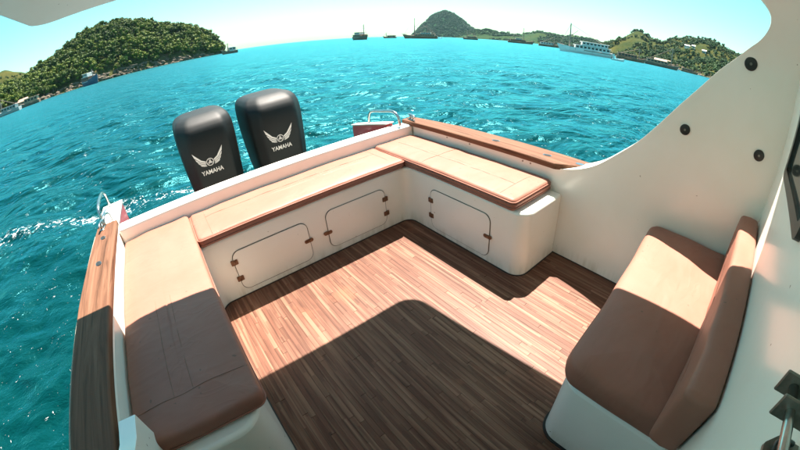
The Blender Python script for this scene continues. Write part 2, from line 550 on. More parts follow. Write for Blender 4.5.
class Hill:
    """a hill built from its shoreline, ridge line and far side, all at real distances"""
    def __init__(s, el, shore, ridge, back, tree, rough, seed, steep=1.0):
        s.el, s.shore, s.ridge, s.back, s.tree, s.rough, s.seed, s.steep = el, shore, ridge, back, tree, rough, seed, steep
        s.a0, s.a1 = el[0][0], el[-1][0]
    def at(s, az, t):
        """t 0 shore, 1 ridge, 2 back"""
        ds, dr, db = lerp(s.shore, az), lerp(s.ridge, az), lerp(s.back, az)
        H = max(0.0, dr * math.tan(rad(lerp(s.el, az))) + CAMW.z - s.tree)
        H = min(H, max(0.0, H))
        if t <= 1:
            d = ds + (dr - ds) * t
            z = H * (math.sin(t * math.pi / 2) ** s.steep)
        else:
            d = dr + (db - dr) * (t - 1)
            z = H * math.cos((t - 1) * math.pi / 2)
        x = CAMW.x + math.sin(rad(az)) * d; y = CAMW.y + math.cos(rad(az)) * d
        w = min(1.0, t * 4) * min(1.0, H / 8)
        z += w * s.rough * (mnoise.noise(Vector((x * 0.02, y * 0.02, s.seed))) + 0.5 * mnoise.noise(Vector((x * 0.06, y * 0.06, s.seed + 3))))
        return Vector((x, y, z - 0.6 * (1 - min(1, t * 8))))
    def mesh(s, name, mat, na=90, nt=24):
        V = []; F = []
        for i in range(na + 1):
            az = s.a0 + (s.a1 - s.a0) * i / na
            for j in range(nt + 1):
                p = s.at(az, 2.0 * j / nt)
                if j == nt: p.z = -2
                V.append(p)
        for i in range(na):
            for j in range(nt):
                a = i * (nt + 1) + j
                F.append((a, a + 1, a + nt + 2, a + nt + 1))
        o = mesh_obj(name, V, F, mat, None, True)
        o['kind'] = 'structure'
        return o

ISLAND_G = mat_ground('island_soil', (0.025, 0.042, 0.010), (0.05, 0.058, 0.016), (0.16, 0.115, 0.055), 0.05)
DRY_G = mat_ground('dry_grass_hill', (0.014, 0.030, 0.006), (0.032, 0.040, 0.008), (0.056, 0.054, 0.011), 0.03)
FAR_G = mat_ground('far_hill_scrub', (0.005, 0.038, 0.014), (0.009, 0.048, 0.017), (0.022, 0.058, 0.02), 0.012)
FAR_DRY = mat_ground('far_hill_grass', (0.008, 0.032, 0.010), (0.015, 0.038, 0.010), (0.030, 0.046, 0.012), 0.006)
LEAF = mat_leaf('island_leaves', (0.013, 0.031, 0.003), (0.034, 0.064, 0.006), (0.090, 0.118, 0.012), 0.06)
LEAF_P = mat_leaf('pale_leaves', (0.10, 0.115, 0.02), (0.19, 0.20, 0.035), (0.28, 0.27, 0.06), 0.2)
LEAF_R = mat_leaf('hillside_leaves', (0.011, 0.040, 0.012), (0.021, 0.060, 0.018), (0.055, 0.094, 0.026), 0.03)
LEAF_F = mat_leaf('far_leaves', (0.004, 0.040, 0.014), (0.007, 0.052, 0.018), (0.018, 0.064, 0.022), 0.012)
BARK = simple('bark', (0.13, 0.095, 0.065), rough=0.9)
ROCK = simple('shore_rock', (0.17, 0.125, 0.08), (0.055, 0.042, 0.03), scale=0.8, rough=0.9)

island = Hill(el=[(-46, 0.0), (-38, 2.2), (-30, 3.2), (-24, 3.6), (-21, 3.2), (-18.5, 2.9), (-16.2, 4.0), (-13.2, 4.9), (-9.3, 6.65), (-6.5, 7.0), (-3.4, 7.4), (-0.5, 6.7), (2.2, 5.7), (5, 5.0), (7.9, 3.75), (9.8, 2.5), (10.9, 0.9), (11.4, 0.0)],
              shore=[(-46, 300), (-22, 285), (-10, 300), (5, 335), (11.4, 392)], ridge=[(-46, 390), (-20, 370), (0, 400), (11.4, 398)],
              back=[(-46, 480), (0, 510), (9, 450), (11.4, 405)], tree=6.0, rough=3.0, seed=1.0, steep=0.9)
tag(island.mesh('wooded_island', ISLAND_G, 110, 22), 'low wooded island with a brown rocky shore')
dry = Hill(el=[(-34, 2.0), (-28, 4.6), (-23, 5.5), (-20.5, 5.3), (-18, 4.2), (-15, 2.2), (-12, 0.5)],
           shore=[(-34, 520), (-12, 540)], ridge=[(-34, 600), (-12, 620)], back=[(-34, 760), (-12, 740)], tree=2.5, rough=6, seed=5.0)
tag(dry.mesh('grassy_hill', DRY_G, 50, 18), 'dry yellow grass hill rising behind the wooded island')
cone = Hill(el=[(39.4, 0.0), (40.4, 1.0), (41.3, 2.0), (42.4, 3.1), (43.4, 3.75), (44.4, 4.0), (45.5, 3.8), (46.8, 2.95), (48, 2.0), (49.5, 0.9), (51.5, 0.35), (53, 0.0)],
            shore=[(38, 1900), (53, 1950)], ridge=[(38, 2200), (53, 2200)], back=[(38, 2600), (53, 2600)], tree=4, rough=9, seed=8.0, steep=1.25)
tag(cone.mesh('cone_hill', FAR_G, 70, 24), 'steep cone shaped green hill on the horizon')
mid = Hill(el=[(46, 0.0), (47.5, 0.9), (49, 1.25), (51, 1.5), (52.5, 1.15), (54.2, 0.95), (56, 1.15), (58.5, 1.75), (60.5, 1.8), (62.3, 1.5), (64.5, 1.9), (67, 1.5), (70, 0.9), (74, 0.2)],
           shore=[(46, 1350), (74, 1150)], ridge=[(46, 1650), (74, 1450)], back=[(46, 1900), (74, 1700)], tree=4, rough=9, seed=12.0)
tag(mid.mesh('far_ridge', FAR_DRY, 80, 20), 'low hazy ridge with pale grass tops behind the moored boats')
right = Hill(el=[(66, 0.0), (67.5, 0.9), (69.2, 1.9), (71, 2.9), (72.6, 4.15), (73.8, 4.3), (75.4, 3.5), (77.2, 3.2), (79.5, 4.2), (81.5, 4.55), (84, 4.7), (87, 4.1), (90, 3.7), (96, 2.6), (104, 0.5)],
             shore=[(66, 560), (74, 480), (85, 380), (104, 340)], ridge=[(66, 720), (104, 640)], back=[(66, 900), (104, 860)], tree=5, rough=9, seed=20.0, steep=1.05)
tag(right.mesh('shore_hillside', DRY_G, 90, 26), 'tall shore hillside with woods and a yellow grass clearing')

# ---- trees
def crown_arrays(seed, H, W, nleaf, leaf, core=True, lobe=(9, 13), size=(0.13, 0.27)):
    r = np.random.default_rng(seed)
    nl = r.integers(*lobe)
    lobes = []
    for i in range(nl):
        a = r.uniform(0, 6.28); rr = W * 0.5 * math.sqrt(r.uniform(0.0, 0.62))
        lobes.append((rr * math.cos(a), rr * math.sin(a), H * (0.30 + 0.60 * r.uniform(0, 1) * (1 - 0.55 * rr / (W * 0.5))), W * r.uniform(*size)))
    V = []; F = []
    if core:
        b = bmesh.new(); bmesh.ops.create_icosphere(b, subdivisions=1, radius=1.0)
        base = np.array([v.co[:] for v in b.verts]); tri = [[v.index for v in f.verts] for f in b.faces]; b.free()
        for (x, y, z, q) in lobes:
            n0 = len(V)
            jit = 1 + r.uniform(-0.25, 0.2, len(base))
            for p, s in zip(base, jit):
                V.append((x + p[0] * q * 0.7 * s, y + p[1] * q * 0.7 * s, z + p[2] * q * 0.64 * s))
            F += [(a + n0, b_ + n0, c_ + n0) for a, b_, c_ in tri]
    for i in range(nleaf):
        x, y, z, q = lobes[r.integers(nl)]
        d = r.normal(size=3); d /= np.linalg.norm(d)
        if d[2] < -0.4: d[2] *= -0.5
        p = np.array([x, y, z]) + d * q * r.uniform(0.75, 1.12) * np.array([1, 1, 0.9])
        t = r.normal(size=3); t /= np.linalg.norm(t)
        nn = d * 1.7 + t * 0.8; nn /= np.linalg.norm(nn)
        u = np.cross(nn, r.normal(size=3)); u /= np.linalg.norm(u) + 1e-9; w = np.cross(nn, u)
        s = leaf * r.uniform(0.6, 1.3)
        n0 = len(V)
        V += [tuple(p + u * s), tuple(p + w * s * 0.75), tuple(p - u * s * 0.9), tuple(p - w * s * 0.7)]
        F += [(n0, n0 + 1, n0 + 2), (n0, n0 + 2, n0 + 3)]
    return np.array(V), np.array(F)

def trunk_mb(H, r, seed):
    q = random.Random(seed); mb = MB()
    top = Vector((q.uniform(-.3, .3), q.uniform(-.3, .3), H * 0.55))
    mb.tube([(0, 0, -0.8), (0.05, 0.02, H * 0.2), top], [r, r * 0.8, r * 0.5], 6)
    for i in range(4):
        a = q.uniform(0, 6.28)
        e = Vector((math.cos(a) * H * 0.25, math.sin(a) * H * 0.25, H * q.uniform(0.6, 0.8)))
        s = Vector((0.05, 0.02, H * q.uniform(0.25, 0.4)))
        mb.tube([s, (s + e) / 2 + Vector((0, 0, H * 0.05)), e], [r * 0.5, r * 0.35, r * 0.15], 5)
    return mb

tree_meshes = []
for i in range(6):
    H = 7.5; W = 7.6
    V, F = crown_arrays(100 + i, H, W, 260, 0.48)
    tmp = np_obj('crown', V, F, LEAF); crown_me = tmp.data; bpy.data.objects.remove(tmp)
    tm = trunk_mb(H, 0.24, 40 + i).build('trunk', BARK); trunk_me = tm.data; bpy.data.objects.remove(tm)
    tree_meshes.append((crown_me, trunk_me))

def place_tree(p, sc, idx, label, group, leaf=None):
    t = empty('broadleaf_tree', p, rng.uniform(0, 6.28)); t.scale = (sc * rng.uniform(.9, 1.1), sc * rng.uniform(.9, 1.1), sc)
    cme, tme = tree_meshes[idx]
    c = link(bpy.data.objects.new('crown', cme), t)
    if leaf is not None:
        c.material_slots[0].link = 'OBJECT'; c.material_slots[0].material = leaf
    link(bpy.data.objects.new('trunk', tme), t)
    tag(t, label, 'tree', group)
    return t

def forest(name, label, hill, n, sizes, protos, mat, keep, trange=(0.02, 1.15), azr=None):
    Vs = []; Fs = []; off = 0; cnt = 0; tries = 0
    a0, a1 = azr or (hill.a0, hill.a1)
    while cnt < n and tries < n * 6:
        tries += 1
        az = rng.uniform(a0, a1); t = rng.uniform(*trange)
        p = hill.at(az, t)
        if p.z < 0.5 or not keep(az, t, p): continue
        V, F = protos[rng.randrange(len(protos))]
        s = rng.uniform(*sizes); a = rng.uniform(0, 6.28); ca, sa = math.cos(a), math.sin(a)
        sz = s * rng.uniform(0.8, 1.15)
        W = np.empty_like(V)
        W[:, 0] = p.x + s * (V[:, 0] * ca - V[:, 1] * sa); W[:, 1] = p.y + s * (V[:, 0] * sa + V[:, 1] * ca); W[:, 2] = p.z - 0.8 + sz * V[:, 2]
        Vs.append(W); Fs.append(F + off); off += len(V); cnt += 1
    o = np_obj(name, np.concatenate(Vs), np.concatenate(Fs), mat)
    o['kind'] = 'stuff'
    tag(o, label)
    return o

protos_big = [crown_arrays(200 + i, 7.5, 7.6, 250, 0.44) for i in range(6)]
protos_small = [crown_arrays(300 + i, 6, 6.4, 34, 0.85) for i in range(5)]
protos_far = [crown_arrays(400 + i, 6, 8, 10, 1.6, True, (3, 5), (0.22, 0.36)) for i in range(4)]

forest('island_wood', 'dense green wood covering the low island', island, 1350, (0.65, 1.6), protos_big, LEAF,
       lambda az, t, p: t > 0.08, (0.08, 1.06), (-27, 10.9))
# single trees one can pick out along the shore and on the skyline
cnt = 0
while cnt < 70:
    az = rng.uniform(-21.5, 10.2); p = island.at(az, rng.uniform(0.05, 0.16))
    if p.z < 0.6: continue
    place_tree(p, rng.uniform(0.55, 1.05), rng.randrange(6), 'dark green broadleaf tree growing low along the wooded island shore', 'trees along the island shore'); cnt += 1
for az in (-15.6, -14.1, -12.6, -11, -9.9, -8.2, -6.9, -5.8, -4.6, -3.6, -2.3, -0.8, 0.9, 2.1, 3.6, 4.7, 6.1, 7.2, 8.3, 9.1):
    p = island.at(az, rng.uniform(0.92, 1.05)); p.z -= 0.6
    place_tree(p, rng.uniform(0.9, 1.25), rng.randrange(6), 'broadleaf tree standing on the skyline of the wooded island', 'skyline trees of the island')
for az, t, sc, lb in ((-3.6, 0.10, 1.0, 'round pale yellow green tree beside the island shore'), (-20.2, 0.5, 0.9, 'pale green tree on the slope above the brown roofed boat')):
    place_tree(island.at(az, t), sc, 2, lb, None, LEAF_P)
place_tree(island.at(-5.9, 0.12), 1.15, 4, 'big dark round tree between the blue boat and the pale tree', None)

forest('scrub', 'scattered dark scrub on the dry grass hill', dry, 140, (0.4, 0.8), protos_small, LEAF_R, lambda az, t, p: mnoise.noise(p * 0.02) > -0.05)
def rkeep(az, t, p):
    if 70.3 < az < 74.6 and 0.55 < t < 0.97 and mnoise.noise(p * 0.02) > -0.32: return False
    if 76.0 < az < 79.4 and t > 0.80: return mnoise.noise(p * 0.03) > 0.1
    if 79.6 < az < 83.2 and 0.30 < t < 0.44: return False
    return mnoise.noise(p * 0.012 + Vector((3, 1, 9))) > -0.42
forest('hillside_wood', 'mixed green woods on the shore hillside', right, 3600, (0.45, 1.1), protos_small, LEAF_R, rkeep)
forest('cone_hill_wood', 'scrubby woods on the cone shaped hill', cone, 3300, (0.9, 1.9), protos_far, LEAF_F, lambda az, t, p: True, (0.02, 1.05))
forest('far_ridge_wood', 'patchy woods on the far ridge', mid, 2300, (0.7, 1.4), protos_far, LEAF_F, lambda az, t, p: mnoise.noise(p * 0.006) > -0.08, (0.02, 1.05))
# lone trees on the crest of the shore hillside
for az in (72.9, 73.5, 74.3, 79.3, 80.1, 81.0, 82.2, 83.4, 84.7, 85.6):
    p = right.at(az, rng.uniform(0.95, 1.03)); p.z -= 0.6
    place_tree(p, rng.uniform(0.9, 1.4), rng.randrange(6), 'broadleaf tree standing on the crest of the shore hillside', 'crest trees of the hillside', LEAF_R)

def rocks(name, label, hill, a0, a1, n, smax):
    b = bmesh.new(); bmesh.ops.create_icosphere(b, subdivisions=1, radius=1.0)
    base = np.array([v.co[:] for v in b.verts]); tri = np.array([[v.index for v in f.verts] for f in b.faces]); b.free()
    Vs = []; Fs = []; off = 0
    for i in range(n):
        az = rng.uniform(a0, a1); p = hill.at(az, rng.uniform(0.0, 0.07)); p.z = max(p.z, 0.0)
        s = rng.uniform(0.35, smax)
        V = base * (1 + nrng.uniform(-.3, .3, (len(base), 1))) * np.array([s * rng.uniform(.8, 2.2), s * rng.uniform(.8, 1.6), s * rng.uniform(.5, .9)]) + np.array(p)
        Vs.append(V); Fs.append(tri + off); off += len(V)
    o = np_obj(name, np.concatenate(Vs), np.concatenate(Fs), ROCK); o['kind'] = 'stuff'; tag(o, label)
rocks('island_shore_rocks', 'brown boulders along the foot of the wooded island', island, -24, 11.2, 520, 1.7)
rocks('hillside_shore_rocks', 'brown boulders along the foot of the hillside', right, 74, 92, 260, 1.9)

# ---- houses on the hillside and by the shore
WALL_W = simple('house_plaster', (0.72, 0.70, 0.66), (0.6, 0.57, 0.52), scale=0.6, rough=0.8)
ROOF_T = simple('roof_tin', (0.33, 0.20, 0.13), (0.24, 0.14, 0.09), scale=0.8, rough=0.7)
ROOF_G = simple('roof_pale_tin', (0.55, 0.54, 0.50), rough=0.6)
DARK = simple('dark_opening', (0.02, 0.02, 0.02), rough=0.5)
def house(p, rz, w, d, h, wall, roof, label, cat='house'):
    t = empty('house', p, rz)
    MB().box(-w / 2, w / 2, -d / 2, d / 2, -1.5, h).build('wall', wall, t)
    e = 0.5
    V = [(-w / 2 - e, -d / 2 - e, h), (w / 2 + e, -d / 2 - e, h), (w / 2 + e, d / 2 + e, h), (-w / 2 - e, d / 2 + e, h), (-w / 2 - e, 0, h + d * 0.33), (w / 2 + e, 0, h + d * 0.33)]
    mesh_obj('roof', V, [(0, 1, 5, 4), (2, 3, 4, 5), (1, 2, 5), (3, 0, 4), (3, 2, 1, 0)], roof, t)
    for x in (-w * 0.3, w * 0.3):
        MB().box(x - .7, x + .7, -d / 2 - .06, -d / 2 + .05, h * 0.35, h * 0.75).build('window', DARK, t)
    MB().box(-.5, .5, -d / 2 - .07, -d / 2 + .05, 0, h * 0.72).build('door', DARK, t)
    tag(t, label, cat)
    return t
for az, t, w, lb in ((80.4, 0.36, 6.5, 'white walled house among trees, larger one on the hillside'), (81.3, 0.33, 4, 'small white house below the larger one on the hillside'), (82.9, 0.36, 5, 'white house with pale roof apart from the other two on the hillside')):
    p = right.at(az, t); house(p, -rad(az), w, 4, 2.6, WALL_W, ROOF_G, lb)
p = right.at(77.2, 0.05); house((p.x, p.y, max(p.z, .6)), -rad(80), 20, 7, 3.2, simple('timber_wall', (0.17, 0.09, 0.05), rough=.8), ROOF_T, 'long brown timber shed on the shore behind the moored boats', 'shed')
p = island.at(-19.0, 0.04); house((p.x, p.y, max(p.z, .6)), -rad(-24), 9, 6, 3.0, simple('timber_wall_b', (0.26, 0.15, 0.085), rough=.8), ROOF_T, 'brown roofed shore hut at the foot of the wooded island', 'hut')

# ---- boats on the water
HULL_W = simple('hull_white', (0.84, 0.84, 0.82), (0.72, 0.72, 0.70), scale=0.5, rough=0.4)
HULL_B = simple('hull_brown', (0.30, 0.16, 0.09), (0.18, 0.09, 0.05), scale=0.7, rough=0.6)
HULL_D = simple('hull_dark', (0.19, 0.13, 0.09), rough=0.5)
HULL_BL = simple('hull_blue', (0.025, 0.085, 0.16), (0.02, 0.06, 0.12), scale=0.6, rough=0.4)
HULL_GR = simple('hull_grey', (0.34, 0.36, 0.36), rough=0.5)
CAB_W = simple('cabin_white', (0.72, 0.71, 0.68), rough=0.5)
CAB_B = simple('cabin_wood', (0.46, 0.28, 0.17), (0.32, 0.18, 0.11), scale=1.0, rough=0.6)
CAB_R = simple('cabin_rust', (0.36, 0.13, 0.07), rough=0.6)
ROOFB = simple('boat_awning', (0.42, 0.29, 0.20), rough=0.7)
MASTM = simple('mast_wood', (0.25, 0.2, 0.16), rough=0.7)

def hull_mesh(L, B, fb, sheer, draft):
    ns, V, F = 13, [], []
    for i in range(ns):
        u = i / (ns - 1)                       # 0 stern, 1 bow
        y = -L / 2 + L * u
        w = B / 2 * (0.82 + 0.18 * min(1, u * 3)) * (1 - max(0, (u - 0.55) / 0.45) ** 2.2 * 0.985)
        z = fb + sheer * (max(0, u - 0.35) / 0.65) ** 2 + sheer * 0.25 * max(0, 0.25 - u) / 0.25
        rake = L * 0.07 * max(0, (u - 0.6) / 0.4)
        V += [(-w, y + rake, z), (-w * 0.93, y + rake * 0.5, z * 0.45), (-w * 0.72, y, -draft * .3), (0, y - rake * 0.6, -draft), (w * 0.72, y, -draft * .3), (w * 0.93, y + rake * 0.5, z * 0.45), (w, y + rake, z), (0, y + rake, z - 0.25)]
    k = 8
    for i in range(ns - 1):
        for j in range(k):
            a, b = i * k + j, i * k + (j + 1) % k
            F.append((a, b, b + k, a + k))
    F.append(tuple(range(k))); F.append(tuple(range((ns - 1) * k + k - 1, (ns - 1) * k - 1, -1)))
    return V, F

def ship(name, label, az, dist, heading, L, B, fb, sheer, hull, decks, masts, roofm=ROOFB, cat='boat', group=None, band=None, dinghy=False):
    """decks: (y0, y1, z0, h, wfrac, material, nwin); y fractions of L from stern(-.5) to bow(.5)"""
    p = (CAMW.x + math.sin(rad(az)) * dist, CAMW.y + math.cos(rad(az)) * dist, 0)
    t = empty(name, p, -rad(az + heading))
    V, F = hull_mesh(L, B, fb, sheer, 0.8)
    fix_normals(mesh_obj('hull', V, F, hull, t))
    if band is not None:
        mb = MB()
        for s in (-1, 1):
            mb.tube([(s * (B / 2 * 0.98 + .02), -L * 0.45, fb * 0.86), (s * (B / 2 + 0.03), 0, fb * 0.86), (s * (B / 2 + 0.03), L * 0.08, fb * 0.9)], 0.14, 5)
        mb.build('rubbing_strake', band, t)['kind'] = 'stuff'
    for (y0, y1, z0, h, wf, cm, nw) in decks:
        w = B / 2 * wf
        MB().box(-w, w, L * y0, L * y1, z0, z0 + h, 0.12, 1).build('deckhouse', cm, t)
        r_ = MB().box(-w - .35, w + .35, L * y0 - .5, L * y1 + .6, z0 + h + .004, z0 + h + .18, 0.05, 1).build('roof', roofm, t)
        for s in (-1, 1):
            for i in range(nw):
                yy = L * y0 + (L * (y1 - y0)) * (i + 0.5) / nw
                ww = L * (y1 - y0) / nw * 0.32
                MB().box(s * w - .05, s * w + .05, yy - ww, yy + ww, z0 + h * .38, z0 + h * .82).build('window', DARK, t)
        mb = MB()
        for s in (-1, 1):
            for i in range(5):
                yy = L * y0 + L * (y1 - y0) * i / 4
                mb.tube([(s * (w + .3), yy, z0 - .6), (s * (w + .3), yy, z0 + h + .05)], 0.06, 5)
        mb.build('awning_posts', MASTM, t)['kind'] = 'stuff'
    mb = MB()
    for s in (-1, 1):
        n = 9
        for i in range(n):
            yy = -L * .46 + L * .8 * i / (n - 1)
            mb.tube([(s * B * .42, yy, fb * .9), (s * B * .42, yy, fb + 1.0)], 0.04, 4)
        mb.tube([(s * B * .42, -L * .46, fb + 1.0), (s * B * .42, L * .34, fb + 1.0)], 0.05, 4)
    mb.build('railing', MASTM, t)['kind'] = 'stuff'
    for (my, mh, gaff) in masts:
        MB().tube([(0, L * my, fb), (0, L * my, mh)], [0.32, 0.2], 6).build('mast', MASTM, t)
        if gaff:
            MB().tube([(0, L * my, mh * .55), (0, L * (my - gaff), mh * .78)], [0.16, 0.1], 5).build('boom', MASTM, t)
        mb = MB()
        for e in ((0, L * .52, fb + sheer), (0, -L * .45, fb + 1.5), (B * .45, L * my, fb), (-B * .45, L * my, fb)):
            mb.tube([(0, L * my, mh * .97), e], 0.07, 4)
        mb.tube([(-1.6, L * my, mh * .72), (1.6, L * my, mh * .72)], 0.06, 5)
        mb.build('rigging', MASTM, t)['kind'] = 'stuff'
    # bowsprit
    MB().tube([(0, L * .44, fb + sheer * .8), (0, L * .62, fb + sheer * 1.35)], [0.14, 0.07], 6).build('bowsprit', MASTM, t)
    tag(t, label, cat, group)
    return t

ship('passenger_ship', 'large white two deck passenger ship with a forward mast', 66.0, 160, -100, 22.5, 5.4, 1.7, 1.3, HULL_W,
     [(-.40, .24, 1.75, 1.6, .86, CAB_W, 9), (-.36, .12, 3.56, 1.4, .74, CAB_W, 7)], [(.34, 12.0, 0.14)], CAB_W, 'ship', None, HULL_D)
ship('wooden_schooner', 'long brown wooden schooner below the cone shaped hill', 40.9, 330, -80, 29, 6.0, 2.0, 2.0, HULL_B,
     [(-.42, .16, 2.1, 1.8, .82, CAB_B, 8), (-.30, .0, 4.1, 1.4, .6, CAB_W, 4)], [(.20, 18.5, 0.16), (-.2, 12.0, 0)], ROOFB)
ship('motor_cruiser', 'lone dark cruiser boat with a thin mast on open water', 31.8, 300, 150, 18, 7.4, 2.2, 1.6, HULL_D,
     [(-.42, .22, 2.0, 2.1, .84, CAB_B, 4), (-.32, .10, 4.3, 1.7, .7, CAB_W, 3)], [(.26, 12.5, 0)], ROOFB)
ship('wooden_boat', 'small low wooden boat beside the long brown schooner', 36.2, 430, -70, 15, 4.4, 1.3, 1.0, HULL_B,
     [(-.42, .18, 1.4, 1.7, .8, CAB_B, 4)], [(.3, 6.5, 0)], ROOFB)
ship('wooden_boat', 'dark wooden boat moored at the right foot of the cone hill', 48.4, 400, -75, 15.5, 4.8, 1.5, 1.1, HULL_D,
     [(-.42, .18, 1.6, 1.8, .8, CAB_B, 4)], [(.25, 10, 0), (-.25, 7.5, 0)], ROOFB)['label'] = 'dark wooden two masted boat moored in front of the cone hill foot'
ship('wooden_schooner', 'rust brown schooner with one tall mast before the low ridge', 55.9, 380, 80, 25, 5.4, 1.8, 1.6, HULL_B,
     [(-.40, .20, 1.9, 1.7, .8, CAB_R, 7), (-.2, .05, 3.8, 1.2, .6, CAB_W, 3)], [(.12, 16, .1), (-.25, 9, 0)], ROOFB)
ship('wooden_boat', 'brown wooden boat partly hidden by the bow of the white ship', 60.3, 330, 80, 19, 4.8, 1.6, 1.2, HULL_B,
     [(-.42, .16, 1.7, 1.9, .8, CAB_W, 5)], [(.2, 9, 0)], ROOFB)
ship('wooden_boat', 'brown roofed wooden boat moored behind the stern of the white ship', 72.4, 230, 82, 17, 4.8, 1.5, 1.0, HULL_B,
     [(-.44, .22, 1.6, 1.9, .85, CAB_R, 6)], [(.3, 8, 0)], ROOFB)
ship('wooden_boat', 'dark brown masted boat moored near the hillside shore', 77.0, 250, 84, 21, 5.0, 1.6, 1.2, HULL_D,
     [(-.44, .18, 1.7, 2.0, .85, CAB_B, 6)], [(.3, 13, 0.1)], ROOFB)
ship('wooden_boat', 'small brown boat against the rocks below the white houses', 81.2, 330, 84, 14, 4.0, 1.2, .9, HULL_B,
     [(-.44, .18, 1.3, 1.6, .8, CAB_R, 4)], [], ROOFB)
ship('cargo_boat', 'blue hulled boat with white and rust cabin below the wooded island', -8.8, 262, 152, 17, 6.4, 3.0, 2.6, HULL_BL,
     [(-.44, .10, 3.1, 2.4, .8, CAB_R, 3), (-.38, .0, 5.7, 2.0, .7, CAB_W, 3)], [(.2, 9.5, 0)], CAB_W, 'boat', None, CAB_W)
ship('ferry_boat', 'grey open boat with a mast beside the brown roofed hut', -21.4, 215, -60, 17, 4.6, 1.5, 1.4, HULL_GR,
     [(-.40, .12, 1.6, 1.8, .8, HULL_GR, 5)], [(.15, 8.5, 0.1)], HULL_GR)
ship('wooden_boat', 'brown roofed wooden boat lying under the wooded island trees', -17.9, 250, -70, 13, 4.6, 1.5, 1.0, HULL_D,
     [(-.44, .22, 1.6, 2.6, .85, CAB_B, 4)], [], ROOFB)
ship('fishing_boat', 'small dark fishing boat off the tip of the wooded island', 12.0, 235, -100, 9.5, 3.6, 1.5, 1.0, HULL_D,
     [(-.36, .05, 1.6, 2.1, .75, CAB_W, 2)], [(.12, 6.5, 0)], CAB_W)

def dinghy(label, az, dist, heading, L, B, hull):
    p = (CAMW.x + math.sin(rad(az)) * dist, CAMW.y + math.cos(rad(az)) * dist, 0)
    t = empty('dinghy', p, -rad(az + heading))
    V, F = hull_mesh(L, B, 0.6, 0.35, 0.25)
    fix_normals(mesh_obj('hull', V, F, hull, t))
    MB().box(-B * .4, B * .4, -L * .12, L * .0, 0.45, 0.62).build('thwart', CAB_B, t)
    MB().box(-.2, .2, -L * .53, -L * .46, 0.1, 1.15, .05, 1).build('outboard', DARK, t)
    tag(t, label, 'dinghy')
dinghy('small white dinghy floating behind the stern of the white ship', 70.6, 128, 80, 4.2, 1.6, HULL_W)
dinghy('white dinghy floating under the cone hill', 43.6, 400, 80, 6.5, 2.2, HULL_W)
dinghy('pale dinghy drawn up by the brown shore shed', 79.2, 330, 80, 5.5, 2.0, HULL_W)

# ================================================================== THE BOAT WE STAND ON (boat frame)
boat = empty('motor_boat')
boat.matrix_world = BOAT
tag(boat, 'white motor boat with U shaped cockpit benches and teak strip floor', 'boat')
ON_BOAT = []

XL, YR, XR, YE, XW, YT = 0.617, 1.57, 2.12, 0.55, 2.512, 1.94
HB, HC = 0.43, 0.50

# ---- hull
def build_hull():
    ys = [2.08, 1.0, -0.5, -2.0, -3.4, -4.6, -5.4, -5.9]
    hw = [1.36, 1.38, 1.38, 1.34, 1.18, 0.84, 0.42, 0.05]
    zt = [0.565, 0.565, 0.57, 0.62, 0.70, 0.80, 0.88, 0.92]
    V = []; F = []; cx = 1.34
    for y, w, z in zip(ys, hw, zt):
        V += [(cx - w, y, z), (cx - w, y, 0.2), (cx - w * .93, y, -0.45), (cx - w * .55, y, -0.68), (cx, y, -0.88), (cx + w * .55, y, -0.68), (cx + w * .93, y, -0.45), (cx + w, y, 0.2), (cx + w, y, z)]
    k = 9
    for i in range(len(ys) - 1):
        for j in range(k - 1):
            a = i * k + j
            F.append((a, a + k, a + k + 1, a + 1))
    F.append(tuple(range(k)))
    # fore deck
    for i in range(4, len(ys) - 1):
        F.append((i * k, i * k + 8, (i + 1) * k + 8, (i + 1) * k))
    o = fix_normals(mesh_obj('hull', V, F, GEL, boat))
    return o
build_hull()
# side decks, inner coamings and transom cap (white)
MB().box(0.0, 0.172, -0.62, 2.085, -0.35, 0.572, 0.012, 2).build('side_deck', GEL, boat)
MB().box(0.1725, 2.511, 1.955, 2.078, -0.35, 0.583, 0.018, 3).build('transom', GEL, boat)
MB().box(2.563, 2.672, 0.30, 2.085, -0.35, 0.572, 0.012, 2).build('side_deck', GEL, boat)

# ---- bench moulding (U shape)
bo = fillet([(0.165, 0.355, 0), (XL, 0.355, 0.12), (XL, YR, 0.075), (XR, YR, 0.075), (XR, YE, 0.085), (2.516, YE, 0), (2.516, 1.957, 0), (0.165, 1.957, 0)], 9)
o = prism(bo, -0.01, HB).build('bench_base', GEL, boat); fix_normals(o); autosmooth(o, 30); bevel_mod(o, 0.018, 3, 50)

# ---- sole: a dark bed with single staves
MB().box(0.17, 2.53, -0.60, 1.62, -0.06, -0.0045).build('cockpit_floor', SEALANT, boat)
sole = boat.children[-1]
def build_staves():
    mb = MB().box(-0.5, 0.5, -0.5, 0.5, -0.5, 0.5)
    me = bpy.data.meshes.new('plank'); me.from_pydata(mb.v, [], mb.f); me.update(); me.materials.append(STAVE)
    w = 0.0265; x = 0.588; n = 0
    while x < 2.50:
        y = -0.57 - rng.uniform(0, 0.45)
        ymax = 1.60
        while y < ymax:
            ln = rng.uniform(0.48, 0.85)
            y0, y1 = max(y, -0.585), min(y + ln, ymax)
            # leave out what lies wholly under the benches and the seat box
            hid = (x > XR + 0.06 and y0 > YE + 0.08) or (x > 1.55 and y1 < -0.20)
            if y1 - y0 > 0.05 and not hid:
                p = bpy.data.objects.new('plank', me)
                p.location = (x + w / 2, (y0 + y1) / 2, -0.002 + rng.uniform(-0.0003, 0.0003)); p.scale = (w - 0.0012, y1 - y0 - 0.0014, 0.005)
                link(p, sole); n += 1
            y += ln
        x += w
    return n
NPL = build_staves()

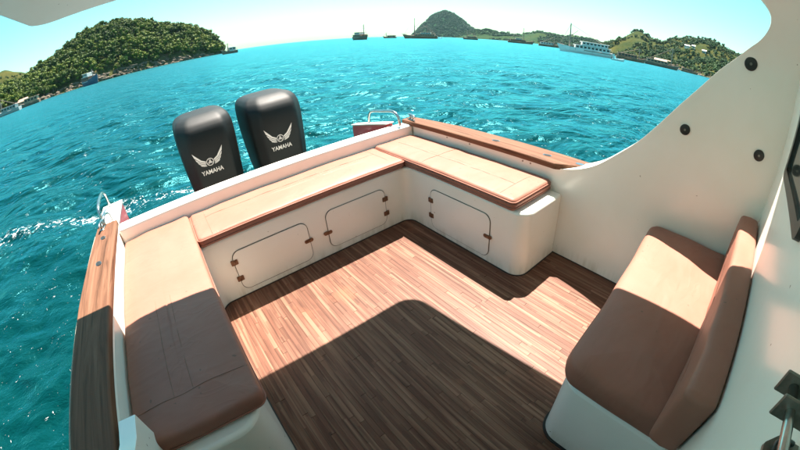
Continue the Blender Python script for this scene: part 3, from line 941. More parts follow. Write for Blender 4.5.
# black sealant fillet where the mouldings meet the sole
def strip(path, w, h, name, mat, parent):
    V = []; F = []
    n = len(path)
    for i, p in enumerate(path):
        p = Vector(p); a = Vector(path[max(i - 1, 0)]); c = Vector(path[min(i + 1, n - 1)])
        t = (c - a).normalized(); nn = Vector((t.y, -t.x))
        for s, z in ((-0.5, -0.004), (-0.5, h), (0.35, h * 0.7), (0.6, -0.004)):
            q = p + nn * w * s
            V.append((q.x, q.y, z))
    for i in range(n - 1):
        for k in range(3):
            a = i * 4 + k
            F.append((a, a + 1, a + 5, a + 4))
    F += [(0, 1, 2, 3), tuple((n - 1) * 4 + k for k in (3, 2, 1, 0))]
    return fix_normals(mesh_obj(name, V, F, mat, parent))
i0 = next(i for i, p in enumerate(bo) if abs(p[1] - 0.355) < 1e-6 and p[0] > 0.3)
path = [p for p in bo[i0:] if not (p[0] > 2.51 or p[1] > 1.9 or p[0] < .2)]
path = path + [(XW, YE), (XW, -0.12)]
strip(path, 0.013, 0.006, 'floor_sealant', SEALANT, boat)

# ---- hatches
def hatch(u0, u1, z0, z1, mapf, hinge_u, latch_u, hz, lz):
    ol = fillet([(u0, z0, 0.05), (u1, z0, 0.05), (u1, z1, 0.05), (u0, z1, 0.05)], 6)
    d = prism(ol, 0.0, 0.0065, mapf).build('hatch_door', GEL, boat); fix_normals(d); bevel_mod(d, 0.0015, 2, 50)
    mb = MB(); g = 0.0040
    c = Vector(((u0 + u1) / 2, (z0 + z1) / 2)); n = len(ol); V = []; F = []
    for x, z in ol:
        dv = (Vector((x, z)) - c); dv.x = math.copysign(1, dv.x) if abs(abs(x - c.x) - (u1 - u0) / 2) < .05 else 0; dv.y = math.copysign(1, dv.y) if abs(abs(z - c.y) - (z1 - z0) / 2) < .05 else 0
        if dv.length > 0: dv.normalize()
        V += [mapf(x, z, 0.0042), mapf(x + dv.x * g, z + dv.y * g, 0.0042), mapf(x + dv.x * g, z + dv.y * g, 0.0)]
    for i in range(n):
        j = (i + 1) % n
        F += [(3 * i, 3 * i + 1, 3 * j + 1, 3 * j), (3 * i + 1, 3 * i + 2, 3 * j + 2, 3 * j + 1)]
    mb.add(V, F).build('hatch_gap', GROOVE, d)
    for z in hz:
        m = MB()
        for du in (-0.0115, 0.0115):
            q = fillet([(hinge_u + du - .0105, z - .017, .004), (hinge_u + du + .0105, z - .017, .004), (hinge_u + du + .0105, z + .017, .004), (hinge_u + du - .0105, z + .017, .004)], 2)
            V, F = extrude(q, 0.003, 0.011, mapf); m.add(V, F)
            for dz in (-.009, .009):
                q = [(hinge_u + du + .003 * math.cos(a), z + dz + .003 * math.sin(a)) for a in [k * math.pi / 3 for k in range(6)]]
                V, F = extrude(q, 0.010, 0.0128, mapf); m.add(V, F)
        m.tube([mapf(hinge_u, z - .017, .0105), mapf(hinge_u, z + .017, .0105)], 0.0042, 8)
        fix_normals(m.build('hinge', RUSTY, d))
    m = MB()
    q = fillet([(latch_u - .031, lz - .0125, .0115), (latch_u + .031, lz - .0125, .0115), (latch_u + .031, lz + .0125, .0115), (latch_u - .031, lz + .0125, .0115)], 5)
    V, F = extrude(q, 0.003, 0.0105, mapf); m.add(V, F)
    q = fillet([(latch_u - .016, lz - .006, .003), (latch_u + .016, lz - .006, .003), (latch_u + .016, lz + .006, .003), (latch_u - .016, lz + .006, .003)], 3)
    V, F = extrude(q, 0.0095, 0.016, mapf); m.add(V, F)
    for du in (-.023, .023):
        q = [(latch_u + du + .0035 * math.cos(a), lz + .0035 * math.sin(a)) for a in [k * math.pi / 4 for k in range(8)]]
        V, F = extrude(q, 0.010, 0.0135, mapf); m.add(V, F)
    fix_normals(m.build('latch', RUSTY, d))
rearmap = lambda u, z, h: (u, YR - h, z)
sidemap = lambda u, z, h: (XR - h, u, z)
hatch(0.795, 1.300, 0.045, 0.322, rearmap, 0.797, 1.292, (0.257, 0.138), 0.184)
hatch(1.440, 1.905, 0.055, 0.330, rearmap, 1.905, 1.434, (0.248, 0.134), 0.180)
hatch(0.793, 1.315, 0.040, 0.338, sidemap, 1.312, 0.803, (0.251, 0.132), 0.192)

# ---- gunwale rails (teak)
def rail(outline, parent=boat):
    o = prism(outline, 0.5725, 0.613).build('gunwale_rail', RAIL, parent); fix_normals(o); bevel_mod(o, 0.011, 3, 40); return o
lrail = rail(fillet([(0.004, -0.62, 0), (0.172, -0.62, 0), (0.178, 1.3, 0), (0.172, 2.085, 0.012), (0.022, 2.10, 0.02), (-0.002, 1.2, 0)], 3))
rrail = rail(fillet([(2.487, 2.075, 0.012), (2.482, 1.2, 0), (2.490, 0.62, 0.02), (2.60, 0.44, 0.01), (2.676, 0.40, 0.01), (2.668, 1.0, 0), (2.655, 1.55, 0), (2.605, 2.085, 0.02)], 3))
def oval_insert(cx, cy, ang, a, b, mat, name, parent):
    pts = []
    for k in range(18):
        t = 2 * math.pi * k / 18; x, y = a * math.cos(t), b * math.sin(t)
        pts.append((cx + x * math.cos(ang) - y * math.sin(ang), cy + x * math.sin(ang) + y * math.cos(ang)))
    fix_normals(prism(pts, 0.610, 0.6145).build(name, mat, parent))
for y in (1.86, 1.53):
    oval_insert(0.088, y, rad(20), 0.017, 0.03, STEEL, 'fitting_ring', lrail)
    oval_insert(0.088, y, rad(20), 0.014, 0.026, BLACKP, 'rod_socket', lrail)
    lrail.children[-1].location.z += 0.0015
for x, y in ((2.575, 0.72), (2.60, 0.50), (2.56, 1.12)):
    oval_insert(x, y, rad(10), 0.017, 0.030, STEEL, 'fitting_ring', rrail)
    if x != 2.60:
        oval_insert(x, y, rad(10), 0.012, 0.022, BLACKP, 'rod_socket', rrail)
        rrail.children[-1].location.z += 0.0015
# screw heads under the right rail
for y in (1.55, 1.32, 0.86, 0.80):
    MB().disc((XW, y, 0.552), (-1, 0, 0), 0.006, 0.003, 10).build('rail_screw', TARNISH, rrail)
def cleat(x, y, ang, name='deck_cleat'):
    m = MB(); R_ = Matrix.Translation((x, y, 0.613)) @ Matrix.Rotation(ang, 4, 'Z')
    pts = [R_ @ Vector(p) for p in ((-.075, 0, .034), (-.045, 0, .041), (0, 0, .042), (.045, 0, .041), (.075, 0, .034))]
    m.tube(pts, [.006, .009, .0105, .009, .006], 8)
    for s in (-.025, .025):
        m.tube([R_ @ Vector((s, 0, 0)), R_ @ Vector((s, 0, .04))], .009, 8)
    m.box(-.045, .045, -.014, .014, 0, .006, .002, 1, R_)
    return m.build(name, STEEL, boat, True)
cleat(0.075, 2.03, rad(80)); cleat(2.53, 1.99, rad(75))

# ---- stern quarters behind the transom, with chrome rails
def quarter(x0, x1, inner, ztop0, ztop1, y1, sgn):
    V = []; y0 = 2.078
    for y, z in ((y0, ztop0), (y1, ztop1)):
        V += [(x0, y, -0.5), (x1, y, -0.5), (x1, y, z), (x0, y, z)]
    F = [(0, 1, 5, 4), (1, 2, 6, 5), (2, 3, 7, 6), (3, 0, 4, 7), (4, 5, 6, 7), (3, 2, 1, 0)]
    o = fix_normals(mesh_obj('stern_quarter', V, F, RED, boat)); bevel_mod(o, 0.012, 2)
    m = MB(); e = 0.006
    V = [(x0 - e, y0, ztop0 + .002), (x1 + e, y0, ztop0 + .002), (x1 + e, y1 + e, ztop1 + .002), (x0 - e, y1 + e, ztop1 + .002)]
    V += [(a, b, c + .01) for a, b, c in V]
    m.add(V, [(3, 2, 1, 0), (4, 5, 6, 7), (0, 1, 5, 4), (1, 2, 6, 5), (2, 3, 7, 6), (3, 0, 4, 7)])
    fix_normals(m.build('quarter_top', GEL, o))
quarter(-0.01, 0.15, 0.15, 0.545, 0.545, 2.66, 1)
quarter(2.335, 2.40, 2.335, 0.60, 0.49, 2.68, -1)
def arc(pts, r, name):
    # smooth polyline (Catmull-Rom)
    P = [Vector(p) for p in pts]; out = []
    for i in range(len(P) - 1):
        a, b, c, d = P[max(i - 1, 0)], P[i], P[i + 1], P[min(i + 2, len(P) - 1)]
        for k in range(6):
            t = k / 6
            out.append(0.5 * ((2 * b) + (c - a) * t + (2 * a - 5 * b + 4 * c - d) * t * t + (3 * b - a - 3 * c + d) * t ** 3))
    out.append(P[-1])
    return MB().tube(out, r, 10).build(name, STEEL, boat, True)
arc([(2.40, 2.46, .53), (2.40, 2.45, .60), (2.40, 2.40, .655), (2.40, 2.23, .682), (2.40, 2.07, .70), (2.40, 2.0, .665), (2.40, 1.985, .59)], 0.0115, 'grab_rail')
arc([(0.05, 2.62, .56), (0.05, 2.61, .66), (0.05, 2.54, .70), (0.05, 2.40, .71), (0.05, 2.25, .70), (0.05, 2.19, .66), (0.05, 2.18, .56)], 0.0115, 'grab_rail')
arc([(0.11, 2.20, .56), (0.11, 2.19, .63), (0.10, 2.14, .66), (0.09, 2.08, .655), (0.085, 2.06, .62)], 0.009, 'grab_rail')

# ---- side wings rising to the hard top
def wing(prof, xi, sgn, top_x, name='side_wing'):
    """prof: (y, z, thickness) along the free edge, from aft to the roof; xi inner face; sgn outward"""
    V = []; F = []; yb = -0.60
    def inx(z):
        t = max(0.0, (z - 1.36) / (1.765 - 1.36)); return xi + (top_x - xi) * t ** 1.6
    # inner and outer faces: columns from the bulkhead (yb) to the free edge
    nr = 10; rows = []
    for (y, z, th) in prof:
        row = []
        for j in range(nr + 1):
            f = j / nr
            yy = yb + (y - yb) * f
            row.append((yy, z, th if f > 0.98 else th))
        rows.append(row)
    n = len(rows)
    for side in (0, 1):
        for row in rows:
            for (yy, z, th) in row:
                V.append((inx(z) + sgn * (th if side else 0), yy, z))
    w = nr + 1
    for side in (0, 1):
        o_ = side * n * w
        for i in range(n - 1):
            for j in range(nr):
                a = o_ + i * w + j
                F.append((a, a + 1, a + w + 1, a + w))
    for i in range(n - 1):       # free edge
        a = i * w + nr; b = (i + 1) * w + nr
        F.append((a, b, b + n * w, a + n * w))
    for j in range(nr):          # bottom and top
        F.append((j, j + 1, n * w + j + 1, n * w + j))
        a = (n - 1) * w + j
        F.append((a, a + 1, n * w + a + 1, n * w + a))
    o = fix_normals(mesh_obj(name, V, F, GEL, boat)); autosmooth(o, 50); bevel_mod(o, 0.007, 2, 60)
    return o
curve = [(1.9535, -0.02, .05), (1.9535, 0.556, .05), (1.9535, 0.566, .05), (0.75, 0.571, .05), (0.62, 0.578, .06), (0.541, 0.592, .10), (0.45, 0.625, .13), (0.357, 0.679, .13), (0.255, 0.77, .10), (0.152, 0.871, .07),
         (0.065, 0.98, .055), (-0.023, 1.099, .045), (-0.105, 1.202, .04), (-0.188, 1.305, .04), (-0.252, 1.37, .04), (-0.312, 1.433, .04), (-0.350, 1.47, .04), (-0.374, 1.505, .04), (-0.388, 1.54, .04), (-0.388, 1.571, .04),
         (-0.375, 1.597, .04), (-0.352, 1.62, .04), (-0.32, 1.645, .04), (-0.27, 1.69, .035), (-0.20, 1.73, .03), (-0.10, 1.752, .03), (0.05, 1.764, .03)]
def densify(tab, n=3):
    P = [Vector(p) for p in tab]; out = []
    for i in range(len(P) - 1):
        a, b, c, d = P[max(i - 1, 0)], P[i], P[i + 1], P[min(i + 2, len(P) - 1)]
        if i < 3: out.append(tuple(b)); continue
        for k in range(n):
            t = k / n
            out.append(tuple(0.5 * ((2 * b) + (c - a) * t + (2 * a - 5 * b + 4 * c - d) * t * t + (3 * b - a - 3 * c + d) * t ** 3)))
    return out + [tuple(P[-1])]
wing(densify(curve), XW, 1, 2.275)
lc = [(0.452, 0.30, .06), (0.452, 0.60, .06), (0.450, 0.612, .06), (0.36, 0.622, .06), (0.25, 0.665, .06), (0.13, 0.76, .06), (0.02, 0.90, .06), (-0.08, 1.05, .05), (-0.19, 1.20, .05), (-0.30, 1.36, .05), (-0.39, 1.47, .05), (-0.40, 1.57, .05), (-0.36, 1.64, .05), (-0.2, 1.71, .05), (0.2, 1.75, .05), (0.9, 1.764, .05)]
rw = boat.children[-1]
wing(lc, 0.258, -1, 0.27)
# black screw caps on the wing
for y, z, r in ((-0.326, 1.367, .030), (-0.075, 0.999, .026), (-0.448, 0.996, .026)):
    MB().disc((XW, y, z), (-1, 0, 0), r, 0.007, 24, 0.001).build('screw_cap', BLACKP, boat)
    MB().disc((XW - .0075, y, z), (-1, 0, 0), r * .22, 0.003, 10).build('screw_head', TARNISH, boat.children[-1])

# ---- hard top
ro = fillet([(0.21, -3.3, 0.1), (0.215, 1.45, 0.11), (2.225, 1.45, 0.13), (2.325, 0.45, 0), (2.34, -3.3, 0.1)][::-1], 8)
o = prism(ro, 1.766, 1.835).build('hard_top', GEL, boat); fix_normals(o); bevel_mod(o, 0.012, 3, 50)

# ---- cabin: bulkhead with the companionway, sides, front
BK = -0.55
def slab(x0, x1, y0, y1, z0, z1, name, mat, r=0.0):
    return MB().box(x0, x1, y0, y1, z0, z1, r, 2).build(name, mat, boat)
bulk = slab(0.93, XW - .001, BK - .04, BK, -0.03, 1.764, 'bulkhead', GEL, 0.006)
slab(0.263, 0.40, BK - .04, BK, -0.03, 1.764, 'bulkhead', GEL, 0.006)
slab(0.0, 0.05, -3.2, -0.60, 0.5, 1.764, 'cabin_side', GEL)
slab(2.56, 2.61, -3.2, -0.605, 0.5, 1.764, 'cabin_side', GEL)
slab(0.05, 2.56, -3.25, -3.2, -0.03, 1.764, 'cabin_front', CABIN_IN)
slab(0.0, 2.61, -3.2, -0.605, -0.06, -0.01, 'cabin_floor', STAVE)
slab(0.0, 0.209, -3.2, -0.61, 1.7645, 1.80, 'cabin_roof_edge', GEL)
slab(2.342, 2.61, -3.2, -0.61, 1.7645, 1.80, 'cabin_roof_edge', GEL)
# window in the bulkhead
wo_ = fillet([(1.56, 1.055, .03), (2.148, 1.040, .03), (2.148, 1.55, .03), (1.56, 1.55, .03)], 5)
wi_ = fillet([(1.595, 1.089, .02), (2.113, 1.075, .02), (2.113, 1.515, .02), (1.595, 1.515, .02)], 5)
win = prism(wi_, 0.0015, 0.006, lambda x, z, h: (x, BK + h, z)).build('window', GLASS, boat); fix_normals(win)
V = []; F = []; n = len(wo_)
for (a, b), (c, d) in zip(wo_, wi_):
    V += [(a, BK, b), (a, BK + .016, b), (c, BK + .016, d), (c, BK, d)]
for i in range(n):
    j = (i + 1) % n
    for k in range(4):
        F.append((4 * i + k, 4 * j + k, 4 * j + (k + 1) % 4, 4 * i + (k + 1) % 4))
fix_normals(mesh_obj('frame', V, F, BLACKP, win))

# slide bolt on the bulkhead by the companionway
def bolt():
    t = MB().box(0.955, 1.045, BK, BK + .004, 1.105, 1.150, .0015, 1).build('slide_bolt', TARNISH, boat)
    for x in (1.032, 0.997):
        MB().box(x - .002, x + .002, BK + .003, BK + .066, 1.113, 1.145, .0015, 1).build('guide_plate', TARNISH, t)
    MB().tube([(1.045, BK + .048, 1.129), (0.90, BK + .048, 1.129)], .0062, 12).build('rod', STEEL, t, True)
    q = fillet([(0.955, BK + .001, 0), (1.005, BK + .001, 0), (1.005, BK + .030, .006), (0.985, BK + .048, .008), (0.955, BK + .048, .004)], 3)
    fix_normals(prism(q, 1.082, 1.087).build('bracket', TARNISH, t))
    MB().tube([(1.0, BK + .012, 1.090), (0.996, BK + .028, 1.094), (0.985, BK + .036, 1.094), (0.97, BK + .038, 1.092)], .0035, 8).build('handle', BLACKP, t, True)
bolt()

# ---- seat box by the bulkhead
so = fillet([(1.425, BK - .002, 0), (2.513, BK - .002, 0), (2.513, -0.098, 0), (1.425, -0.112, 0.085)][::-1], 10)
o = prism(so, -0.01, 0.378).build('seat_base', GEL, boat); fix_normals(o); autosmooth(o, 30); bevel_mod(o, 0.02, 3, 50)
sp = fillet([(1.425, -0.56, 0), (1.425, -0.112, 0.085), (2.51, -0.098, 0)], 10)[1:-1]
strip([(1.425, -0.545)] + sp + [(2.505, -0.098)], 0.02, 0.008, 'floor_sealant', SEALANT, boat)

# ================================================================== CUSHIONS
def cushion_arrays(lo, hi, R, r, crown, seed, wob=0.004, nstr=14):
    """pillow slab: rounded plan (R), rounded edges (r), crowned top"""
    def loop(inset):
        rr = max(R - inset, 0.002); pts = []
        x0, x1, y0, y1 = lo[0] + inset, hi[0] - inset, lo[1] + inset, hi[1] - inset
        if x1 - x0 < 2 * rr: rr = max((x1 - x0) / 2 - 1e-4, 1e-4)
        if y1 - y0 < 2 * rr: rr = max((y1 - y0) / 2 - 1e-4, 1e-4)
        cs = [(x1 - rr, y0 + rr, -90), (x1 - rr, y1 - rr, 0), (x0 + rr, y1 - rr, 90), (x0 + rr, y0 + rr, 180)]
        for i, (cx, cy, a0) in enumerate(cs):
            arcp = [(cx + rr * math.cos(rad(a0 + 90 * k / 6)), cy + rr * math.sin(rad(a0 + 90 * k / 6))) for k in range(7)]
            nx, ny, na = cs[(i + 1) % 4]
            e = (nx + rr * math.cos(rad(na)), ny + rr * math.sin(rad(na)))
            pts += arcp
            s = arcp[-1]
            pts += [(s[0] + (e[0] - s[0]) * k / nstr, s[1] + (e[1] - s[1]) * k / nstr) for k in range(1, nstr)]
        return pts
    half = min(hi[0] - lo[0], hi[1] - lo[1]) / 2
    prof = [(half * 0.98, lo[2]), (r, lo[2])]
    prof += [(r - r * math.sin(a), lo[2] + r - r * math.cos(a)) for a in (rad(30), rad(60), rad(90))]
    zt = hi[2]
    prof += [(-0.003, (lo[2] + zt) / 2), (0.0, zt - r)]
    prof += [(r - r * math.cos(a), zt - r + r * math.sin(a)) for a in (rad(30), rad(60), rad(90))]
    for f in (0.12, 0.22, 0.35, 0.5, 0.66, 0.82, 0.98):
        ins = r + (half - r) * f
        prof.append((ins, zt + crown * (1 - (1 - f) ** 2.2)))
    V = []; n = None
    for (ins, z) in prof:
        L_ = loop(ins); n = len(L_)
        for (x, y) in L_:
            q = Vector((x * 6, y * 6, z * 4 + seed))
            d = wob * mnoise.noise(q)
            dz = wob * 1.2 * mnoise.noise(Vector((x * 9, y * 9, seed + 7))) if z > lo[2] + r else 0
            V.append(Vector((x + d, y + d * 0.7, z + dz)))
    F = []
    for i in range(len(prof) - 1):
        for k in range(n):
            F.append((i * n + k, i * n + (k + 1) % n, (i + 1) * n + (k + 1) % n, (i + 1) * n + k))
    F.append(tuple(range(n - 1, -1, -1))); F.append(tuple(range((len(prof) - 1) * n, len(prof) * n)))
    return V, F, loop

def cushion(name, label, lo, hi, R, r, crown, seed, piping=(), seams=(), cat='cushion', perm=None, wob=0.004):
    t = empty(name)
    c = Vector(((lo[0] + hi[0]) / 2, (lo[1] + hi[1]) / 2, lo[2]))
    pm = perm or (lambda v: v)
    cw = Vector(pm(c))
    t.matrix_world = BOAT @ Matrix.Translation(cw)
    V, F, loop = cushion_arrays(lo, hi, R, r, crown, seed, wob)
    o = fix_normals(mesh_obj('pad', [Vector(pm(v)) - cw for v in V], F, VINYL, t, True))
    for z, ins in piping:
        q = [Vector(pm(Vector((x, y, z)))) - cw for x, y in loop(ins)]
        MB().tube(q, 0.0042, 6, True).build('piping', SEAM if ins > 0.02 else VINYL, t, True)
    half = min(hi[0] - lo[0], hi[1] - lo[1]) / 2
    for s in seams:
        pts = []
        a, b = Vector(s[0]), Vector(s[1])
        for k in range(25):
            p = a + (b - a) * k / 24
            ins = min(p.x - lo[0], hi[0] - p.x, p.y - lo[1], hi[1] - p.y)
            f = max(0, min(1, (ins - r) / (half - r)))
            zz = hi[2] + crown * (1 - (1 - f) ** 2.2) + 0.0004
            zz += wob * 1.2 * mnoise.noise(Vector((p.x * 9, p.y * 9, seed + 7)))
            if ins < r: zz -= r - math.sqrt(max(0, r * r - (r - ins) ** 2))
            pts.append(Vector(pm(Vector((p.x, p.y, zz)))) - cw)
        MB().tube(pts, 0.0010, 5).build('seam', SEAM, t)
    tag(t, label, cat)
    return t

cushion('bench_cushion', 'long tan vinyl cushion on the transom bench, in front of the outboard motors', (0.645, 1.548, HB + .001), (2.098, 1.945, HC - .008), 0.028, 0.02, 0.010, 1.0,
        piping=((HB + .018, -.001), (HC - .022, -.001)), seams=(((0.74, 1.80), (2.0, 1.80)), ((0.74, 1.55), (0.74, 1.94)), ((2.0, 1.55), (2.0, 1.94))))
cushion('bench_cushion', 'fully sunlit tan vinyl cushion with layered end beside the curved side wall', (2.102, 0.625, HB + .001), (2.497, 1.945, HC + .004), 0.028, 0.02, 0.008, 4.0,
        piping=((HB + .022, -.002), (HB + .045, -.002), (HC - .014, -.001)), seams=(((2.27, 0.74), (2.27, 1.85)), ((2.11, 0.74), (2.49, 0.74)), ((2.11, 1.40), (2.49, 1.40))))
cushion('bench_cushion', 'half shaded tan vinyl cushion on the bench opposite the curved side wall', (0.183, 0.405, HB + .001), (0.640, 1.950, HC), 0.036, 0.017, 0.010, 9.0,
        piping=((HB + .016, -.001),), seams=(((0.19, 0.545), (0.635, 0.545)), ((0.36, 0.545), (0.36, 1.12)), ((0.435, 0.545), (0.435, 1.12))), wob=0.006)
cushion('seat_cushion', 'thick tan seat cushion on the white box by the cabin bulkhead', (1.415, -0.535, 0.379), (2.500, -0.105, 0.490), 0.065, 0.028, 0.010, 13.0, cat='seat cushion', wob=0.005,
        perm=lambda v: Vector((v[0], v[1] + (v[0] - 1.44) * 0.075 * (v[1] + 0.535) / 0.417, v[2])))
cushion('backrest_cushion', 'tan backrest cushion leaning on the cabin bulkhead above the seat cushion', (1.33, 0.497, 0.440), (2.46, 0.735, 0.532), 0.022, 0.018, 0.004, 17.0, cat='backrest',
        perm=lambda v: Vector((v[0], v[2] - 0.985, v[1])), wob=0.004)

# ================================================================== OUTBOARD MOTORS
CZ = [0.30, 0.36, 0.45, 0.58, 0.72, 0.84, 0.91, 0.955, 0.985, 1.003, 1.010]
CWD = [0.192, 0.208, 0.218, 0.226, 0.233, 0.236, 0.233, 0.222, 0.198, 0.150, 0.06]
CFR = [-0.205, -0.222, -0.235, -0.243, -0.245, -0.240, -0.222, -0.185, -0.13, -0.07, 0.06]
CBK = [0.24, 0.27, 0.30, 0.325, 0.345, 0.352, 0.35, 0.345, 0.325, 0.28, 0.16]
def sup(a, e):
    return math.copysign(abs(math.cos(a)) ** (2 / e), math.cos(a)), math.copysign(abs(math.sin(a)) ** (2 / e), math.sin(a))
def smooth_tab(xs, ys, x):
    # Catmull-Rom through the table
    i = max(0, min(len(xs) - 2, int(np.searchsorted(xs, x)) - 1))
    t = (x - xs[i]) / (xs[i + 1] - xs[i])
    a, b, c, d = ys[max(i - 1, 0)], ys[i], ys[i + 1], ys[min(i + 2, len(ys) - 1)]
    return 0.5 * (2 * b + (c - a) * t + (2 * a - 5 * b + 4 * c - d) * t * t + (3 * b - a - 3 * c + d) * t ** 3)
def cowl_front(x, z):
    w, f = smooth_tab(CZ, CWD, z), smooth_tab(CZ, CFR, z); bk = smooth_tab(CZ, CBK, z); cy = (f + bk) / 2
    u = min(0.98, abs(x) / w)
    v = min((1 - u ** 4.4) ** (1 / 4.4), (1.7 - u) / 1.1)
    return cy - (cy - f) * v
def cowl_mesh():
    n = 56; V = []; F = []; lv = []
    for i in range(len(CZ) - 1):
        for k in range(3): lv.append(CZ[i] + (CZ[i + 1] - CZ[i]) * k / 3)
    lv.append(CZ[-1])
    for z in lv:
        w, f, bk = smooth_tab(CZ, CWD, z), smooth_tab(CZ, CFR, z), smooth_tab(CZ, CBK, z); cy, h = (f + bk) / 2, (bk - f) / 2
        for k in range(n):
            c, s_ = sup(2 * math.pi * k / n, 4.4)
            if s_ < 0 and abs(c) - 1.1 * s_ > 1.7:
                q_ = 1.7 / (abs(c) - 1.1 * s_); c *= q_; s_ *= q_
            V.append((w * c, cy + h * s_, z))
    for i in range(len(lv) - 1):
        for k in range(n):
            F.append((i * n + k, i * n + (k + 1) % n, (i + 1) * n + (k + 1) % n, (i + 1) * n + k))
    F.append(tuple(range(n - 1, -1, -1))); F.append(tuple(range((len(lv) - 1) * n, len(lv) * n)))
    return V, F

def decal(name, polys, parent, cx=0.0, cz=0.0):
    """flat printed shapes laid on the front of the cowl; polys are outlines in (x, z)"""
    b = bmesh.new()
    for pl in polys:
        vs_ = [b.verts.new((x, 0, z)) for x, z in pl]
        b.faces.new(vs_)
    bmesh.ops.triangulate(b, faces=b.faces[:])
    bmesh.ops.subdivide_edges(b, edges=[e for e in b.edges if e.calc_length() > 0.012], cuts=2, use_grid_fill=True)
    bmesh.ops.triangulate(b, faces=b.faces[:])
    for v in b.verts:
        x, z = v.co.x + cx, v.co.z + cz
        v.co = Vector((x, cowl_front(x, z) - 0.0022, z))
    mb = MB().bm(b)
    return mb.build(name, WHITEP, parent)

def text_mesh(txt, size, cx, cz, parent):
    cu = bpy.data.curves.new('lettering', 'FONT'); cu.body = txt; cu.size = size; cu.align_x = 'CENTER'; cu.align_y = 'CENTER'; cu.offset = 0.0009; cu.space_character = 1.02
    to = bpy.data.objects.new('lettering', cu); C.objects.link(to)
    dg = bpy.context.evaluated_depsgraph_get()
    me = bpy.data.meshes.new_from_object(to.evaluated_get(dg))
    bpy.data.objects.remove(to)
    me.name = 'lettering'
    for v in me.vertices:
        x, z = v.co.x + cx, v.co.y * 1.15 + cz
        v.co = Vector((x, cowl_front(x, z) - 0.0022, z))
    me.materials.clear(); me.materials.append(WHITEP)
    return link(bpy.data.objects.new('lettering', me), parent)

def ring(r0, r1, n=28):
    out = []
    for k in range(n):
        a, b_ = 2 * math.pi * k / n, 2 * math.pi * (k + 1) / n
        out.append([(r0 * math.cos(a), r0 * math.sin(a)), (r1 * math.cos(a), r1 * math.sin(a)), (r1 * math.cos(b_), r1 * math.sin(b_)), (r0 * math.cos(b_), r0 * math.sin(b_))])
    return out

def emblem(parent):
    polys = ring(0.0245, 0.0295)
    for k in range(3):                       # crossed tuning forks: three spokes with two-pronged ends
        a = math.pi / 2 + k * 2 * math.pi / 3
        d = Vector((math.cos(a), math.sin(a))); p = Vector((-d.y, d.x))
        def q(u, w): v = d * u + p * w; return (v.x, v.y)
        polys.append([q(-.010, -.002), q(.010, -.002), q(.010, .002), q(-.010, .002)])
        for s in (-1, 1):
            polys.append([q(.009, s * .0020), q(.0225, s * .0030), q(.0225, s * .0062), q(.009, s * .0062)])
        polys.append([q(.006, -.0062), q(.0105, -.0062), q(.0105, .0062), q(.006, .0062)])
    for s in (-1, 1):                        # feathered wings
        feathers = [((0.030, 0.012), (0.062, 0.030), (0.118, 0.096), (0.108, 0.060), (0.070, 0.020), (0.034, 0.002)),
                    ((0.034, -0.001), (0.070, 0.016), (0.106, 0.052), (0.097, 0.030), (0.066, 0.005), (0.035, -0.009)),
                    ((0.035, -0.012), (0.066, 0.001), (0.094, 0.024), (0.085, 0.006), (0.060, -0.010), (0.034, -0.018)),
                    ((0.033, -0.021), (0.058, -0.013), (0.080, 0.0), (0.071, -0.014), (0.052, -0.022), (0.030, -0.026))]
        for f in feathers:
            polys.append([(s * x, z) for x, z in (f if s > 0 else f[::-1])])
    return polys

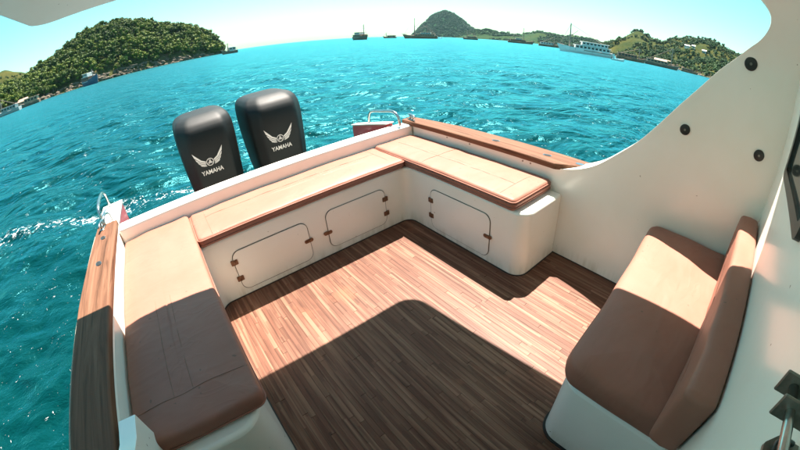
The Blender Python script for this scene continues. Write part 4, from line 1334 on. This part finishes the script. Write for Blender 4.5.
def outboard():
    t = empty('outboard_motor')
    V, F = cowl_mesh()
    cw = autosmooth(fix_normals(mesh_obj('cowl', V, F, COWL, t, True)), 34)
    MB().box(-0.185, 0.185, -0.215, 0.25, 0.262, 0.30, 0.018, 2).build('cowl_seal', DARKM, t)
    # drive leg
    m = MB(); b = bmesh.new()
    secs = [(0.26, 0.15, -0.14, 0.21), (0.05, 0.12, -0.10, 0.20), (-0.35, 0.075, -0.04, 0.18), (-0.72, 0.045, 0.0, 0.17), (-0.95, 0.03, 0.03, 0.17)]
    V = []; F = []; n = 20
    for z, w, f, bk in secs:
        for k in range(n):
            c, s_ = sup(2 * math.pi * k / n, 2.6); V.append((w * c, (f + bk) / 2 + (bk - f) / 2 * s_, z))
    for i in range(len(secs) - 1):
        for k in range(n): F.append((i * n + k, i * n + (k + 1) % n, (i + 1) * n + (k + 1) % n, (i + 1) * n + k))
    F += [tuple(range(n)), tuple(range((len(secs) - 1) * n, len(secs) * n))]
    b.free()
    fix_normals(mesh_obj('drive_leg', V, F, DARKM, t, True))
    MB().box(-0.15, 0.15, -0.30, -0.06, 0.02, 0.20, 0.02, 2).build('clamp_bracket', DARKM, t)
    g = MB().tube([(0, -0.16, -0.82), (0, -0.05, -0.82), (0, 0.22, -0.82), (0, 0.30, -0.82)], [0.01, 0.055, 0.055, 0.04], 12).build('gear_case', DARKM, t, True)
    m = MB()
    for k in range(3):
        a = 2 * math.pi * k / 3; x, z = math.cos(a), math.sin(a)
        m.add([(x * .03, .28, -.82 + z * .03), (x * .15 - z * .06, .27, -.82 + z * .15 + x * .06), (x * .18, .30, -.82 + z * .18), (x * .15 + z * .06, .34, -.82 + z * .15 - x * .06)], [(0, 1, 2, 3), (3, 2, 1, 0)])
    m.build('propeller', TARNISH, t)
    e = decal('winged_emblem', emblem(t), cw, -0.03, 0.665)
    text_mesh('YAMAHA', 0.041, -0.03, 0.590, cw)
    return t
ob = outboard()
tag(ob, 'black outboard motor with white winged emblem, nearer the half shaded bench cushion', 'outboard motor', 'twin outboard motors')
ob2 = copy_tree(ob)
ob2['label'] = 'black outboard motor with white winged emblem, nearer the cushion beside the curved side wall'
ob.matrix_world = BOAT @ Matrix.Translation((0.960, 2.60, 0.0)) @ Matrix.Rotation(rad(-1), 4, 'Z')
ob2.matrix_world = BOAT @ Matrix.Translation((1.530, 2.60, 0.0)) @ Matrix.Rotation(rad(1), 4, 'Z')

# ================================================================== THE AIR
hz = MB().box(-8400, 8400, -8400, 8400, -3, 235).build('haze', None)
hm = bpy.data.materials.new('haze'); hm.use_nodes = True
hn = hm.node_tree; hn.nodes.clear()
ho = hn.nodes.new('ShaderNodeOutputMaterial'); pv = hn.nodes.new('ShaderNodeVolumePrincipled')
pv.inputs['Color'].default_value = (0.55, 0.88, 1.0, 1); pv.inputs['Density'].default_value = 0.000028; pv.inputs['Anisotropy'].default_value = 0.2
hn.links.new(pv.outputs['Volume'], ho.inputs['Volume'])
hz.data.materials.append(hm)
tag(hz, 'thin sea haze between the boat and the far hills', kind='stuff')
